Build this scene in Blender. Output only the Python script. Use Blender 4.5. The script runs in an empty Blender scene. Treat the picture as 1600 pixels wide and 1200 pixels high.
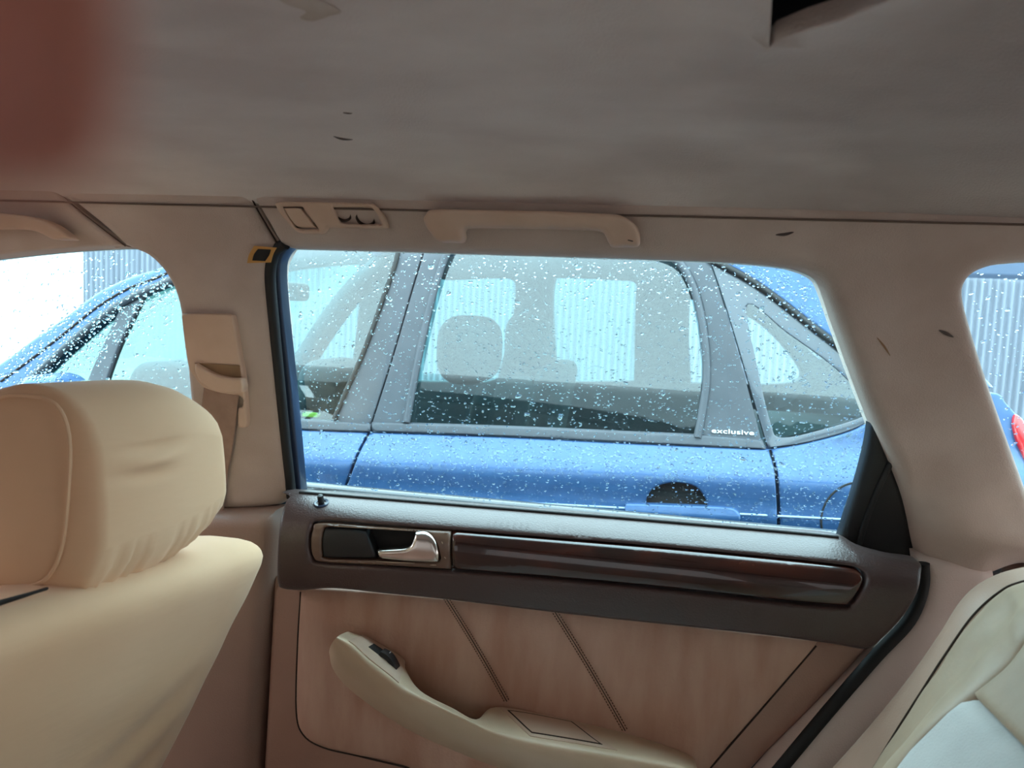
import bpy, math, random
import numpy as np
from math import sin, cos, radians, pi
from mathutils import Vector, Matrix
from mathutils.geometry import delaunay_2d_cdt

random.seed(7); rng = np.random.default_rng(7)
scene = bpy.context.scene
COL = scene.collection

# ------------------------------------------------------------------ camera
F = 1190.0
YAW, PIT, ROL = radians(10.2), radians(5.3), radians(2.7)
CAM = np.array([0.0, 0.0, 1.2])
fw = np.array([-sin(YAW)*cos(PIT), cos(YAW)*cos(PIT), -sin(PIT)])
r0 = np.array([cos(YAW), sin(YAW), 0.0]); u0 = np.cross(r0, fw)
rt = cos(ROL)*r0 + sin(ROL)*u0
up = -sin(ROL)*r0 + cos(ROL)*u0
cd = bpy.data.cameras.new('camera'); cam = bpy.data.objects.new('camera', cd); COL.objects.link(cam)
cd.sensor_width = 36.0; cd.lens = F/1600*36.0; cd.clip_start = 0.001; cd.clip_end = 200
cd.dof.use_dof = True; cd.dof.focus_distance = 1.12; cd.dof.aperture_fstop = 8.0
M4 = Matrix.Identity(4)
for i in range(3):
    M4[i][0], M4[i][1], M4[i][2], M4[i][3] = rt[i], up[i], -fw[i], CAM[i]
cam.matrix_world = M4
scene.camera = cam

# ------------------------------------------------------------------ sky and exposure
SKY = 6.0
w = bpy.data.worlds.new('overcast_sky'); scene.world = w; w.use_nodes = True
nt = w.node_tree; nt.nodes.clear()
tc = nt.nodes.new('ShaderNodeTexCoord'); sx = nt.nodes.new('ShaderNodeSeparateXYZ')
mr = nt.nodes.new('ShaderNodeMapRange'); mr.inputs[1].default_value = 0.0; mr.inputs[2].default_value = 1.0
mr.inputs[3].default_value = 0.92; mr.inputs[4].default_value = 1.08
ml = nt.nodes.new('ShaderNodeMath'); ml.operation = 'MULTIPLY'; ml.inputs[1].default_value = SKY
bg = nt.nodes.new('ShaderNodeBackground'); bg.inputs[0].default_value = (0.97, 0.975, 1.0, 1)
wo = nt.nodes.new('ShaderNodeOutputWorld')
nt.links.new(tc.outputs['Generated'], sx.inputs[0]); nt.links.new(sx.outputs[2], mr.inputs[0])
nt.links.new(mr.outputs[0], ml.inputs[0]); nt.links.new(ml.outputs[0], bg.inputs[1]); nt.links.new(bg.outputs[0], wo.inputs[0])
vs = scene.view_settings
scene.display_settings.display_device = 'sRGB'
vs.view_transform = 'Standard'; vs.look = 'None'; vs.exposure = 0.55; vs.gamma = 1.0; vs.use_curve_mapping = False
try:
    scene.cycles.use_denoising = True
    scene.cycles.max_bounces = 14; scene.cycles.diffuse_bounces = 6; scene.cycles.glossy_bounces = 6
    scene.cycles.transmission_bounces = 10; scene.cycles.transparent_max_bounces = 32
    scene.cycles.sample_clamp_indirect = 6.0
except Exception:
    pass

# ------------------------------------------------------------------ materials
def srgb(r, g, b):
    f = lambda c: (c/255/12.92) if c/255 <= 0.04045 else ((c/255+0.055)/1.055)**2.4
    return (f(r), f(g), f(b), 1.0)

def mat(name, c, rough=0.6, c2=None, scale=8.0, detail=4.0, bump=0.0, bscale=300.0, metal=0.0, coat=0.0,
        spec=0.5, sheen=0.0, stretch=(1, 1, 1), lo=0.35, hi=0.7, bstretch=None):
    m = bpy.data.materials.new(name); m.use_nodes = True
    n = m.node_tree.nodes; l = m.node_tree.links; p = n['Principled BSDF']
    p.inputs['Roughness'].default_value = rough; p.inputs['Metallic'].default_value = metal
    p.inputs['Coat Weight'].default_value = coat; p.inputs['Coat Roughness'].default_value = 0.04
    p.inputs['Specular IOR Level'].default_value = spec; p.inputs['Sheen Weight'].default_value = sheen
    t = n.new('ShaderNodeTexCoord'); mp = n.new('ShaderNodeMapping'); mp.inputs['Scale'].default_value = stretch
    l.new(t.outputs['Object'], mp.inputs[0])
    no = n.new('ShaderNodeTexNoise'); no.inputs['Scale'].default_value = scale; no.inputs['Detail'].default_value = detail
    l.new(mp.outputs[0], no.inputs['Vector'])
    cr = n.new('ShaderNodeValToRGB'); e = cr.color_ramp.elements
    e[0].position, e[1].position = lo, hi
    e[0].color = c; e[1].color = c2 if c2 else tuple(min(1, v*1.06) for v in c[:3])+(1,)
    l.new(no.outputs[0], cr.inputs[0]); l.new(cr.outputs[0], p.inputs['Base Color'])
    if bump > 0:
        nb = n.new('ShaderNodeTexNoise'); nb.inputs['Scale'].default_value = bscale; nb.inputs['Detail'].default_value = 3
        if bstretch:
            mb = n.new('ShaderNodeMapping'); mb.inputs['Scale'].default_value = bstretch
            l.new(t.outputs['Object'], mb.inputs[0]); l.new(mb.outputs[0], nb.inputs['Vector'])
        else:
            l.new(t.outputs['Object'], nb.inputs['Vector'])
        bp = n.new('ShaderNodeBump'); bp.inputs['Strength'].default_value = bump; bp.inputs['Distance'].default_value = 0.002
        l.new(nb.outputs[0], bp.inputs['Height']); l.new(bp.outputs[0], p.inputs['Normal'])
    return m

def glass(name, tint, ior=1.5, refl=2.0):
    m = bpy.data.materials.new(name); m.use_nodes = True
    n = m.node_tree.nodes; l = m.node_tree.links; n.clear()
    o = n.new('ShaderNodeOutputMaterial'); mx = n.new('ShaderNodeMixShader')
    tr = n.new('ShaderNodeBsdfTransparent'); gl = n.new('ShaderNodeBsdfGlossy')
    tr.inputs[0].default_value = tint; gl.inputs['Roughness'].default_value = 0.0
    fr = n.new('ShaderNodeFresnel'); fr.inputs[0].default_value = ior
    mu = n.new('ShaderNodeMath'); mu.operation = 'MULTIPLY'; mu.inputs[1].default_value = refl; mu.use_clamp = True
    l.new(fr.outputs[0], mu.inputs[0]); l.new(mu.outputs[0], mx.inputs[0])
    l.new(tr.outputs[0], mx.inputs[1]); l.new(gl.outputs[0], mx.inputs[2]); l.new(mx.outputs[0], o.inputs[0])
    return m

def water(name):
    m = bpy.data.materials.new(name); m.use_nodes = True
    n = m.node_tree.nodes; l = m.node_tree.links; n.clear()
    o = n.new('ShaderNodeOutputMaterial'); g = n.new('ShaderNodeBsdfGlass')
    g.inputs['IOR'].default_value = 1.33; g.inputs['Roughness'].default_value = 0.0
    g.inputs['Color'].default_value = (0.96, 1, 1, 1)
    l.new(g.outputs[0], o.inputs[0])
    return m

M = {}
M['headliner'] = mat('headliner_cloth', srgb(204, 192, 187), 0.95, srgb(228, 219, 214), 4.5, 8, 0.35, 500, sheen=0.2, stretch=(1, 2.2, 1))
M['suede'] = mat('pillar_suede', srgb(182, 164, 152), 0.9, srgb(200, 184, 173), 9, 6, 0.3, 600, sheen=0.25)
M['plastic'] = mat('beige_plastic', srgb(200, 172, 150), 0.5, srgb(208, 181, 160), 20, 3, 0.15, 900)
M['brown_plastic'] = mat('brown_plastic', srgb(148, 120, 107), 0.45, srgb(158, 130, 116), 6, 3, 0.25, 500)
M['band'] = mat('dark_brown_vinyl', srgb(58, 36, 33), 0.36, srgb(64, 41, 37), 8, 3, 0.3, 420, spec=0.85, sheen=0.1)
M['leather'] = mat('door_leather', srgb(184, 142, 122), 0.55, srgb(206, 172, 153), 7, 6, 0.3, 250, stretch=(3.5, 1, 0.8))
M['lowpanel'] = mat('door_lower_vinyl', srgb(160, 124, 108), 0.5, srgb(172, 137, 120), 5, 4, 0.25, 400)
M['armrest'] = mat('armrest_vinyl', srgb(204, 180, 152), 0.36, srgb(212, 188, 161), 12, 3, 0.12, 700)
M['cover'] = mat('stretch_seat_cover', srgb(206, 168, 132), 0.85, srgb(216, 180, 146), 4, 5, 0.3, 24, sheen=0.15, bstretch=(1, 0.5, 2.2))
M['cover_end'] = mat('stretch_seat_cover_end', srgb(178, 134, 92), 0.85, srgb(186, 143, 101), 5, 5, 0.25, 30, sheen=0.15)
M['black'] = mat('black_plastic', srgb(22, 23, 25), 0.45, srgb(28, 29, 32), 20, 2, 0.1, 600)
M['cavity'] = mat('black_cavity', srgb(8, 8, 9), 0.7)
M['rubber'] = mat('black_rubber', srgb(16, 16, 17), 0.6)
M['frame'] = mat('door_frame_paint', srgb(38, 52, 74), 0.3, coat=0.3)
M['chrome'] = mat('brushed_chrome', srgb(205, 198, 190), 0.22, srgb(225, 220, 214), 30, 2, metal=1.0)
M['bezel'] = mat('worn_brown_lacquer', srgb(104, 80, 66), 0.35, srgb(116, 90, 74), 20, 3, coat=0.3)
M['bezelwear'] = mat('bare_worn_plastic', srgb(170, 152, 134), 0.6)
M['stitch'] = mat('brown_thread', srgb(96, 66, 48), 0.8)
M['groove'] = mat('dark_groove', srgb(50, 36, 28), 0.9)
M['orange'] = mat('orange_label', srgb(196, 146, 78), 0.7)
M['strap'] = mat('belt_webbing', srgb(150, 122, 106), 0.7, srgb(160, 132, 116), 60, 2, 0.3, 900)
M['greyseat'] = mat('grey_alcantara', srgb(178, 178, 174), 0.95, srgb(192, 192, 188), 14, 6, 0.35, 500, sheen=0.4)
M['tanseat'] = mat('tan_seat_leather', srgb(158, 137, 115), 0.5, srgb(176, 156, 133), 9, 5, 0.4, 60)
M['sideseat'] = mat('seat_side_vinyl', srgb(172, 142, 124), 0.45, srgb(182, 154, 136), 10, 3, 0.2, 400)
M['bluepaint'] = mat('blue_metallic_paint', srgb(46, 80, 122), 0.42, srgb(52, 87, 130), 40, 2, metal=0.35, coat=0.35)
M['bluepaint'].node_tree.nodes['Principled BSDF'].inputs['Coat IOR'].default_value = 1.5
M['greytrim'] = mat('grey_satin_trim', srgb(60, 63, 70), 0.5, srgb(67, 70, 77), 20, 2)
M['frit'] = mat('glass_frit', srgb(58, 64, 74), 0.3, coat=0.6)
M['darkint'] = mat('dark_car_interior', srgb(42, 50, 58), 0.8, srgb(52, 60, 68), 10, 3)
M['midint'] = mat('grey_car_interior', srgb(96, 104, 104), 0.8, srgb(108, 116, 114), 10, 3)
M['white'] = mat('white_render', srgb(238, 240, 240), 0.9)
M['sheet'] = mat('corrugated_steel', srgb(114, 119, 130), 0.6, srgb(130, 135, 146), 3, 4, stretch=(6, 6, 0.3))
M['slate'] = mat('slate_blue_roofing', srgb(62, 72, 88), 0.95, spec=0.1)
M['asphalt'] = mat('wet_asphalt', srgb(84, 86, 88), 0.35, srgb(104, 106, 108), 30, 5, 0.3, 200)
M['red'] = mat('red_lamp_lens', srgb(190, 24, 30), 0.15, coat=0.8)
M['letter'] = mat('white_lettering', srgb(232, 234, 236), 0.4)
M['green'] = mat('lime_card', srgb(170, 220, 60), 0.6)
M['skin'] = mat('skin', srgb(160, 94, 74), 0.6, srgb(172, 104, 82), 40, 3, 0.1, 300)
M['nail'] = mat('nail', srgb(222, 168, 150), 0.3)
M['ownpaint'] = mat('dark_body_paint', srgb(30, 34, 42), 0.35, coat=0.8)
M['skins'] = M['skin']
M['glass'] = glass('tinted_window_glass', (0.585, 0.875, 0.94, 1))
M['glass2'] = glass('green_tinted_window_glass', (0.64, 0.92, 0.90, 1), refl=2.4)
M['glass4'] = glass('light_window_glass', (0.86, 0.845, 0.83, 1))
M['glass5'] = glass('light_cutting_rear_glass', (0.55, 0.53, 0.52, 1))  # unseen tailgate window, tint invented to dim light from behind
M['glass3'] = glass('light_cutting_side_glass', (0.11, 0.108, 0.107, 1))  # unseen left windows, darkened only to hold back light from that side
M['water'] = water('rain_water')

def wood():
    m = mat('polished_walnut', srgb(58, 26, 16), 0.25, coat=1.0)
    n = m.node_tree.nodes; l = m.node_tree.links
    no = [x for x in n if x.bl_idname == 'ShaderNodeTexNoise'][0]; no.inputs['Scale'].default_value = 9; no.inputs['Detail'].default_value = 8
    no.inputs['Distortion'].default_value = 1.4
    mp = [x for x in n if x.bl_idname == 'ShaderNodeMapping'][0]; mp.inputs['Scale'].default_value = (1.1, 1, 4.0)
    cr = [x for x in n if x.bl_idname == 'ShaderNodeValToRGB'][0]
    e = cr.color_ramp.elements
    e[0].position = 0.3; e[0].color = srgb(30, 15, 12); e[1].position = 0.78; e[1].color = srgb(84, 36, 22)
    x = e.new(0.52); x.color = srgb(50, 22, 16)
    return m
M['wood'] = wood()
def darker_rear(m):
    # the rear half of the headliner is darker, with a ragged edge to the paler cloth
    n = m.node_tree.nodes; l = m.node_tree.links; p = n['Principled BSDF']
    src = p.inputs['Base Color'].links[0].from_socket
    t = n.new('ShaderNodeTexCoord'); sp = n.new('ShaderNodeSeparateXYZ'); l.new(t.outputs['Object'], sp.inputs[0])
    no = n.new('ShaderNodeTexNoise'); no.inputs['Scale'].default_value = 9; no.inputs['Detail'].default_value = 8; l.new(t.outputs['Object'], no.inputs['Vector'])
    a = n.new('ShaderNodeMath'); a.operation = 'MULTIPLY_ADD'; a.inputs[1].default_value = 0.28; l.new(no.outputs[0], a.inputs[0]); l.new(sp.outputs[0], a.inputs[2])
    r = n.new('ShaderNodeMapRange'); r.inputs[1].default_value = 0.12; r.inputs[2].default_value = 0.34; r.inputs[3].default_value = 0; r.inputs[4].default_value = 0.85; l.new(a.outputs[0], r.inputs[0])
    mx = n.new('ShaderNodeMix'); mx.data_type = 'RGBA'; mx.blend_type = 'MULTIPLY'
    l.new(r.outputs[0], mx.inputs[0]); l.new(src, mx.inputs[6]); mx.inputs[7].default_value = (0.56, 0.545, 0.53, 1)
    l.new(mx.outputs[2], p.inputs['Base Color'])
darker_rear(M['headliner'])

# ------------------------------------------------------------------ object helpers
def root_loc(p):
    while p.parent: p = p.parent
    return p.location

def link(name, mesh, m, parent=None, **props):
    o = bpy.data.objects.new(name, mesh); COL.objects.link(o)
    if m is not None:
        mesh.materials.clear(); mesh.materials.append(M[m] if isinstance(m, str) else m)
    if parent:
        o.parent = parent
        if parent.type == 'EMPTY' and parent.parent is None: o.location = -parent.location
    for k, v in props.items(): o[k] = v
    return o

def thing(name, label, cat, loc, group=None, kind=None):
    o = bpy.data.objects.new(name, None); COL.objects.link(o); o.empty_display_size = 0.05
    o.location = loc; o['label'] = label; o['category'] = cat
    if group: o['group'] = group
    if kind: o['kind'] = kind
    return o

def tag(o, label, cat, kind=None, group=None):
    o['label'] = label; o['category'] = cat
    if kind: o['kind'] = kind
    if group: o['group'] = group
    return o

def mesh_from(verts, faces, smooth=40, name='mesh'):
    me = bpy.data.meshes.new(name)
    me.from_pydata([tuple(map(float, v)) for v in verts], [], [tuple(int(i) for i in f) for f in faces])
    me.validate(); me.update()
    if smooth:
        me.polygons.foreach_set('use_smooth', [True]*len(me.polygons))
        me.set_sharp_from_angle(angle=radians(smooth))
    return me

# ------------------------------------------------------------------ curves and surfaces
def ray(px, py): return fw + (px-800)/F*rt - (py-600)/F*up
def atY(px, py, Y):
    d = ray(px, py); return CAM + d*(Y/d[1])
def atX(px, py, X):
    d = ray(px, py); return CAM + d*(X/d[0])

def cr_open(P, n=6):
    P = np.asarray(P, float)
    if len(P) < 3:
        return [P[0] + (P[-1]-P[0])*t for t in np.linspace(0, 1, n, endpoint=False)]
    Q = np.vstack([2*P[0]-P[1], P, 2*P[-1]-P[-2]]); out = []
    for i in range(1, len(Q)-2):
        a, b, c, d = Q[i-1:i+3]
        for t in np.linspace(0, 1, n, endpoint=False):
            out.append(0.5*((2*b)+(c-a)*t+(2*a-5*b+4*c-d)*t*t+(3*b-a-3*c+d)*t**3))
    return out

def outline(pts, n=5):
    """closed outline through points; a third entry of 1 marks a sharp corner, otherwise the line bends smoothly"""
    k = [i for i, p in enumerate(pts) if len(p) > 2 and p[2]]
    P = [np.array(p[:2], float) for p in pts]; N = len(P)
    if not k:
        out = []
        for i in range(N):
            a, b, c, d = P[i-1], P[i], P[(i+1) % N], P[(i+2) % N]
            for t in np.linspace(0, 1, n, endpoint=False):
                out.append(0.5*((2*b)+(c-a)*t+(2*a-5*b+4*c-d)*t*t+(3*b-a-3*c+d)*t**3))
        return np.array(out)
    out = []
    for j, i0 in enumerate(k):
        i1 = k[(j+1) % len(k)]
        if i1 <= i0: i1 += N
        seg = [P[i % N] for i in range(i0, i1+1)]
        if len(seg) == 2: out.append(seg[0])
        else: out.extend(cr_open(seg, n))
    return np.array(out)

def curve(pts, n=6):
    P = np.asarray([p[:2] for p in pts], float)
    return np.array(cr_open(P, n)+[P[-1]])

class Surf:
    """height field: coordinate k = S(a, b); +offset points away from the cabin"""
    def __init__(s, k, S, sign=1): s.k, s.S, s.sign = k, S, sign; s.ab = [i for i in range(3) if i != k]
    def unproj(s, px, py, off=0.0, t0=0.15, t1=4.5):
        d = ray(px, py)
        def g(t):
            p = CAM+d*t; return s.sign*(p[s.k]-s.S(p[s.ab[0]], p[s.ab[1]]))-off
        ts = np.linspace(t0, t1, 500); Q = CAM[None]+d[None]*ts[:, None]
        gv = s.sign*(Q[:, s.k]-s.S(Q[:, s.ab[0]], Q[:, s.ab[1]]))-off
        ix = np.nonzero((gv[:-1] < 0) & (gv[1:] >= 0))[0]
        if not len(ix): raise ValueError('no hit %s %s' % (px, py))
        lo, hi = ts[ix[0]], ts[ix[0]+1]
        for _ in range(30):
            m = (lo+hi)/2
            if g(m) < 0: lo = m
            else: hi = m
        return CAM+d*hi
    def dom(s, pts, off=0.0):
        return np.array([[q[s.ab[0]], q[s.ab[1]]] for q in (s.unproj(p[0], p[1], off) for p in pts)])
    def pt(s, A, off):
        A = np.asarray(A, float); out = np.zeros((len(A), 3))
        out[:, s.ab[0]] = A[:, 0]; out[:, s.ab[1]] = A[:, 1]
        out[:, s.k] = s.S(A[:, 0], A[:, 1])+s.sign*off
        return out
    def normal(s, A):   # unit vector away from the cabin
        A = np.asarray(A, float); e = 1e-3
        a = s.pt(A+np.array([e, 0]), 0)-s.pt(A-np.array([e, 0]), 0); b = s.pt(A+np.array([0, e]), 0)-s.pt(A-np.array([0, e]), 0)
        n = np.cross(a, b); n /= np.linalg.norm(n, axis=1)[:, None]
        flip = np.sign(n[:, s.k])*s.sign; return n*flip[:, None]

def resample(L, h):
    out = []
    for i in range(len(L)):
        a, b = L[i], L[(i+1) % len(L)]; m = max(1, int(math.ceil(np.linalg.norm(b-a)/h)))
        for j in range(m): out.append(a+(b-a)*j/m)
    o2 = [out[0]]
    for p in out[1:]:
        if np.linalg.norm(p-o2[-1]) > h*0.12: o2.append(p)
    if np.linalg.norm(o2[0]-o2[-1]) < h*0.12: o2.pop()
    return np.array(o2)

def inside(P, loops):
    c = np.zeros(len(P), bool)
    for L in loops:
        x0, y0 = L[:, 0], L[:, 1]; x1, y1 = np.roll(x0, -1), np.roll(y0, -1)
        for i in range(len(L)):
            if y0[i] == y1[i]: continue
            m = ((y0[i] > P[:, 1]) != (y1[i] > P[:, 1])) & (P[:, 0] < (x1[i]-x0[i])*(P[:, 1]-y0[i])/(y1[i]-y0[i])+x0[i])
            c ^= m
    return c

def bdist(P, loops):
    d = np.full(len(P), 1e9)
    for L in loops:
        A = L; B = np.roll(L, -1, 0)
        for a, b in zip(A, B):
            v = b-a; q = v@v
            if q == 0: continue
            t = np.clip(((P-a)@v)/q, 0, 1)
            e = P-a-t[:, None]*v; d = np.minimum(d, np.einsum('ij,ij->i', e, e))
    return np.sqrt(d)

def patch(name, surf, loops, off=0.0, thick=0.01, r=0.004, h=0.012, m=None, parent=None, px=True, disp=None, back=False, hx=0, smooth=40, rr=None, **props):
    """a panel lying on surf: outlines (first the outside, then holes), rounded over its rim by r, with sides of depth thick"""
    L = [surf.dom(l, off) if px else np.asarray(l, float) for l in loops]
    L = [resample(l, h) for l in L]
    P = [np.vstack(L)]
    edges = []; base = 0
    for l in L:
        n = len(l); edges += [(base+i, base+(i+1) % n) for i in range(n)]; base += n
    lo, hi = P[0].min(0), P[0].max(0)
    gx, gy = np.meshgrid(np.arange(lo[0], hi[0], h), np.arange(lo[1], hi[1], h)); gx = gx + (np.arange(gx.shape[0]) % 2)[:, None]*h/2
    G = np.c_[gx.ravel(), gy.ravel()]; G = G[inside(G, L)]
    if len(G):
        D = bdist(G, L); G = G[D > max(0.5*h, r*1.05)]
    P.append(G)
    if r > 0:
        for fr in (0.12, 0.35, 0.65, 1.0):
            for l in L:
                t = np.roll(l, -1, 0)-np.roll(l, 1, 0); t /= np.linalg.norm(t, axis=1)[:, None]+1e-12
                nn = np.c_[-t[:, 1], t[:, 0]]
                for sg in (1, -1):
                    q = l+nn*sg*r*fr; q = q[inside(q, L)]
                    if len(q): q = q[bdist(q, L) > r*fr*0.93]
                    if len(q): P.append(q)
    A = np.vstack(P)
    v, e, f, *_ = delaunay_2d_cdt([Vector(p) for p in A], edges, [], 0, 1e-7)
    V = np.array([[p[0], p[1]] for p in v])
    T = np.array([t for t in f if len(t) == 3])
    T = T[inside(V[T].mean(1), L)]
    d = bdist(V, L); rd = np.clip(r-d, 0, r)
    lift = (r-np.sqrt(np.maximum(r*r-rd*rd, 0)))*(rr if rr else 1) if r > 0 else np.zeros(len(V))
    z = off+lift
    if disp is not None: z = z+disp(V[:, 0], V[:, 1], d)
    X = surf.pt(V, 0); X[:, surf.k] += surf.sign*z
    cnt = {}
    for t in T:
        for i in range(3):
            k = (t[i], t[(i+1) % 3]); cnt[k] = 1
    bnd = [k for k in cnt if (k[1], k[0]) not in cnt]
    verts = [tuple(x) for x in X]; faces = [tuple(t) for t in T]; mp = {}
    if thick:
        for k in bnd:
            for i in k:
                if i not in mp:
                    q = X[i].copy(); q[surf.k] = surf.pt(V[i:i+1], off+thick)[0][surf.k] if not back else X[i][surf.k]+surf.sign*thick
                    mp[i] = len(verts); verts.append(tuple(q))
            faces.append((k[1], k[0], mp[k[0]], mp[k[1]]))
        if back:
            mb = {}
            for i in set(T.ravel().tolist()):
                if i in mp: mb[i] = mp[i]
                else: mb[i] = len(verts); q = X[i].copy(); q[surf.k] = surf.pt(V[i:i+1], off+thick)[0][surf.k]; verts.append(tuple(q))
            faces += [(mb[t[2]], mb[t[1]], mb[t[0]]) for t in T]
    used = sorted({i for q in faces for i in q}); ren = {i: j for j, i in enumerate(used)}
    me = mesh_from([verts[i] for i in used], [[ren[i] for i in q] for q in faces], smooth, name)
    return link(name, me, m, parent, **props)

def tube(name, pts, rad, m, parent=None, seg=8, flat=None, **props):
    P = np.asarray(pts, float); n = len(P); V = []; Fc = []
    for i in range(n):
        t = P[min(i+1, n-1)]-P[max(i-1, 0)]; t /= np.linalg.norm(t)
        a = np.cross(t, [0, 1, 0.1]); a /= np.linalg.norm(a); b = np.cross(t, a)
        rad_i = rad[i] if hasattr(rad, '__len__') else rad
        for k in range(seg):
            th = 2*pi*k/seg; V.append(P[i]+rad_i*(cos(th)*a+sin(th)*b*(flat or 1)))
    for i in range(n-1):
        for k in range(seg):
            Fc.append((i*seg+k, i*seg+(k+1) % seg, (i+1)*seg+(k+1) % seg, (i+1)*seg+k))
    Fc.append(tuple(range(seg))[::-1]); Fc.append(tuple((n-1)*seg+k for k in range(seg)))
    return link(name, mesh_from(V, Fc, 50, name), m, parent, **props)

def grid(name, rows, m, parent=None, closed=False, smooth=40, **props):
    R = np.asarray(rows, float); a, b = R.shape[:2]; Fc = []
    for i in range(a-1):
        for j in range(b if closed else b-1):
            j2 = (j+1) % b; Fc.append((i*b+j, i*b+j2, (i+1)*b+j2, (i+1)*b+j))
    return link(name, mesh_from(R.reshape(-1, 3), Fc, smooth, name), m, parent, **props)

def rbox_mesh(corn, r, n=10, fn=None, name='box', smooth=60):
    """rounded box; corn = 8 corners indexed by bits x + 2y + 4z; r = rounding radius (same unit as the corners)"""
    C = np.asarray(corn, float)
    dims = np.array([np.mean([np.linalg.norm(C[i | (1 << a)]-C[i]) for i in range(8) if not i & (1 << a)]) for a in range(3)])
    rad = np.minimum(np.array([r]*3 if not hasattr(r, '__len__') else r), dims/2*0.999)
    V = []; Fc = []; idx = {}
    def samp(a):
        k = rad[a]/dims[a]*2
        s = [(-1+k*(1-math.cos(pi/2*i/4))) for i in range(5)]
        mid = list(np.linspace(-1+k, 1-k, n+1))[1:-1]
        return s+mid+[-x for x in s[::-1]]
    S3 = [samp(a) for a in range(3)]
    def vid(p):
        k = tuple(round(float(x), 6) for x in p)
        if k not in idx: idx[k] = len(V); V.append(np.array(p, float))
        return idx[k]
    for a in range(3):
        b, c = (a+1) % 3, (a+2) % 3
        for sg in (-1, 1):
            for i in range(len(S3[b])-1):
                for j in range(len(S3[c])-1):
                    q = []
                    for (ii, jj) in ((i, j), (i+1, j), (i+1, j+1), (i, j+1)):
                        p = [0, 0, 0]; p[a] = sg; p[b] = S3[b][ii]; p[c] = S3[c][jj]; q.append(vid(p))
                    Fc.append(q if sg > 0 else q[::-1])
    V = np.array(V); half = dims/2; W = V*half
    inn = half-rad; cl = np.clip(W, -inn, inn); dl = (W-cl)/rad
    ln = np.linalg.norm(dl, axis=1); ln[ln == 0] = 1
    mx = np.abs(dl).max(1)
    W = cl+dl/ln[:, None]*mx[:, None]*rad
    U = (W/half+1)/2
    if fn is not None: U = fn(U)
    out = np.zeros_like(U)
    for i in range(8):
        wgt = np.ones(len(U))
        for a in range(3): wgt = wgt*(U[:, a] if i & (1 << a) else 1-U[:, a])
        out += wgt[:, None]*C[i]
    return mesh_from(out, Fc, smooth, name)

def box_c(x0, x1, y0, y1, z0, z1):
    return [(x1 if i & 1 else x0, y1 if i & 2 else y0, z1 if i & 4 else z0) for i in range(8)]

def interp(xs, ys):
    xs = np.array(xs, float); ys = np.array(ys, float)
    from numpy import interp as ip
    fx = np.linspace(xs[0], xs[-1], 600)
    # light smoothing of the polyline
    fy = ip(fx, xs, ys); k = np.ones(9)/9; fy2 = np.convolve(np.pad(fy, 4, mode='edge'), k, 'valid')
    return lambda z: ip(z, fx, fy2)

# rain: flattened domes of water on a surface
def drops(name, surf, region, off, n, rmin, rmax, parent, sgn=1, elong=1.5, holes=(), seed=1, power=2.2, **props):
    g = np.random.default_rng(seed)
    reg = outline(region); lo, hi = reg.min(0), reg.max(0); out = []
    while len(out) < n:
        c = g.uniform(lo, hi, (n, 2)); c = c[inside(c, [reg]+[outline(x) for x in holes])]; out.extend(c)
    D = []
    for p in out[:n]:
        try: q = surf.unproj(p[0], p[1], off); D.append([q[surf.ab[0]], q[surf.ab[1]]])
        except ValueError: pass
    D = np.array(D); n = len(D); C = surf.pt(D, off); N = surf.normal(D)*sgn
    C = C+N*0.0002
    ex = np.tile(np.array([1.0, 0, 0]), (n, 1)); ex -= N*np.einsum('ij,ij->i', ex, N)[:, None]; ex /= np.linalg.norm(ex, axis=1)[:, None]
    ey = np.cross(N, ex)
    R = rmin+(rmax-rmin)*g.random(n)**power; el = 1+(elong-1)*g.random(n); an = g.normal(-0.25, 0.35, n)
    a2 = np.cos(an)[:, None]*ex+np.sin(an)[:, None]*ey; b2 = -np.sin(an)[:, None]*ex+np.cos(an)[:, None]*ey
    S = 8; prof = [(1.0, 0.0), (0.86, 0.16), (0.5, 0.28)]
    ht = g.uniform(0.75, 1.15, n); ph = g.random(n)*6.28
    V = np.zeros((n, S*3+2, 3)); k = 0
    for (pr, hh) in prof:
        for j in range(S):
            th = 2*pi*j/S; wob = 1+0.16*np.sin(2*th+ph)+0.1*np.sin(3*th+2*ph)
            V[:, k] = C+(R*pr*wob*el*cos(th))[:, None]*a2+(R*pr*wob*sin(th))[:, None]*b2+(R*hh*ht)[:, None]*N; k += 1
    V[:, k] = C+(R*0.33*ht)[:, None]*N; V[:, k+1] = C
    tri = []
    for q in range(2):
        for j in range(S):
            a, b = q*S+j, q*S+(j+1) % S; tri += [(a, b, b+S), (a, b+S, a+S)]
    for j in range(S):
        tri.append((2*S+j, 2*S+(j+1) % S, 3*S)); tri.append((3*S+1, (j+1) % S, j))
    tri = np.array(tri); T = (tri[None]+(np.arange(n)*(S*3+2))[:, None, None]).reshape(-1, 3)
    me = bpy.data.meshes.new(name); VV = V.reshape(-1, 3)
    me.vertices.add(len(VV)); me.vertices.foreach_set('co', VV.ravel().astype(np.float32))
    me.loops.add(T.size); me.loops.foreach_set('vertex_index', T.ravel().astype(np.int32))
    me.polygons.add(len(T)); me.polygons.foreach_set('loop_start', np.arange(0, T.size, 3, dtype=np.int32))
    me.update(calc_edges=True); me.validate()
    me.polygons.foreach_set('use_smooth', [True]*len(me.polygons)); me.set_sharp_from_angle(angle=radians(62))
    o = link(name, me, 'water', parent, **props); o['kind'] = 'stuff'
    return o

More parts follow.
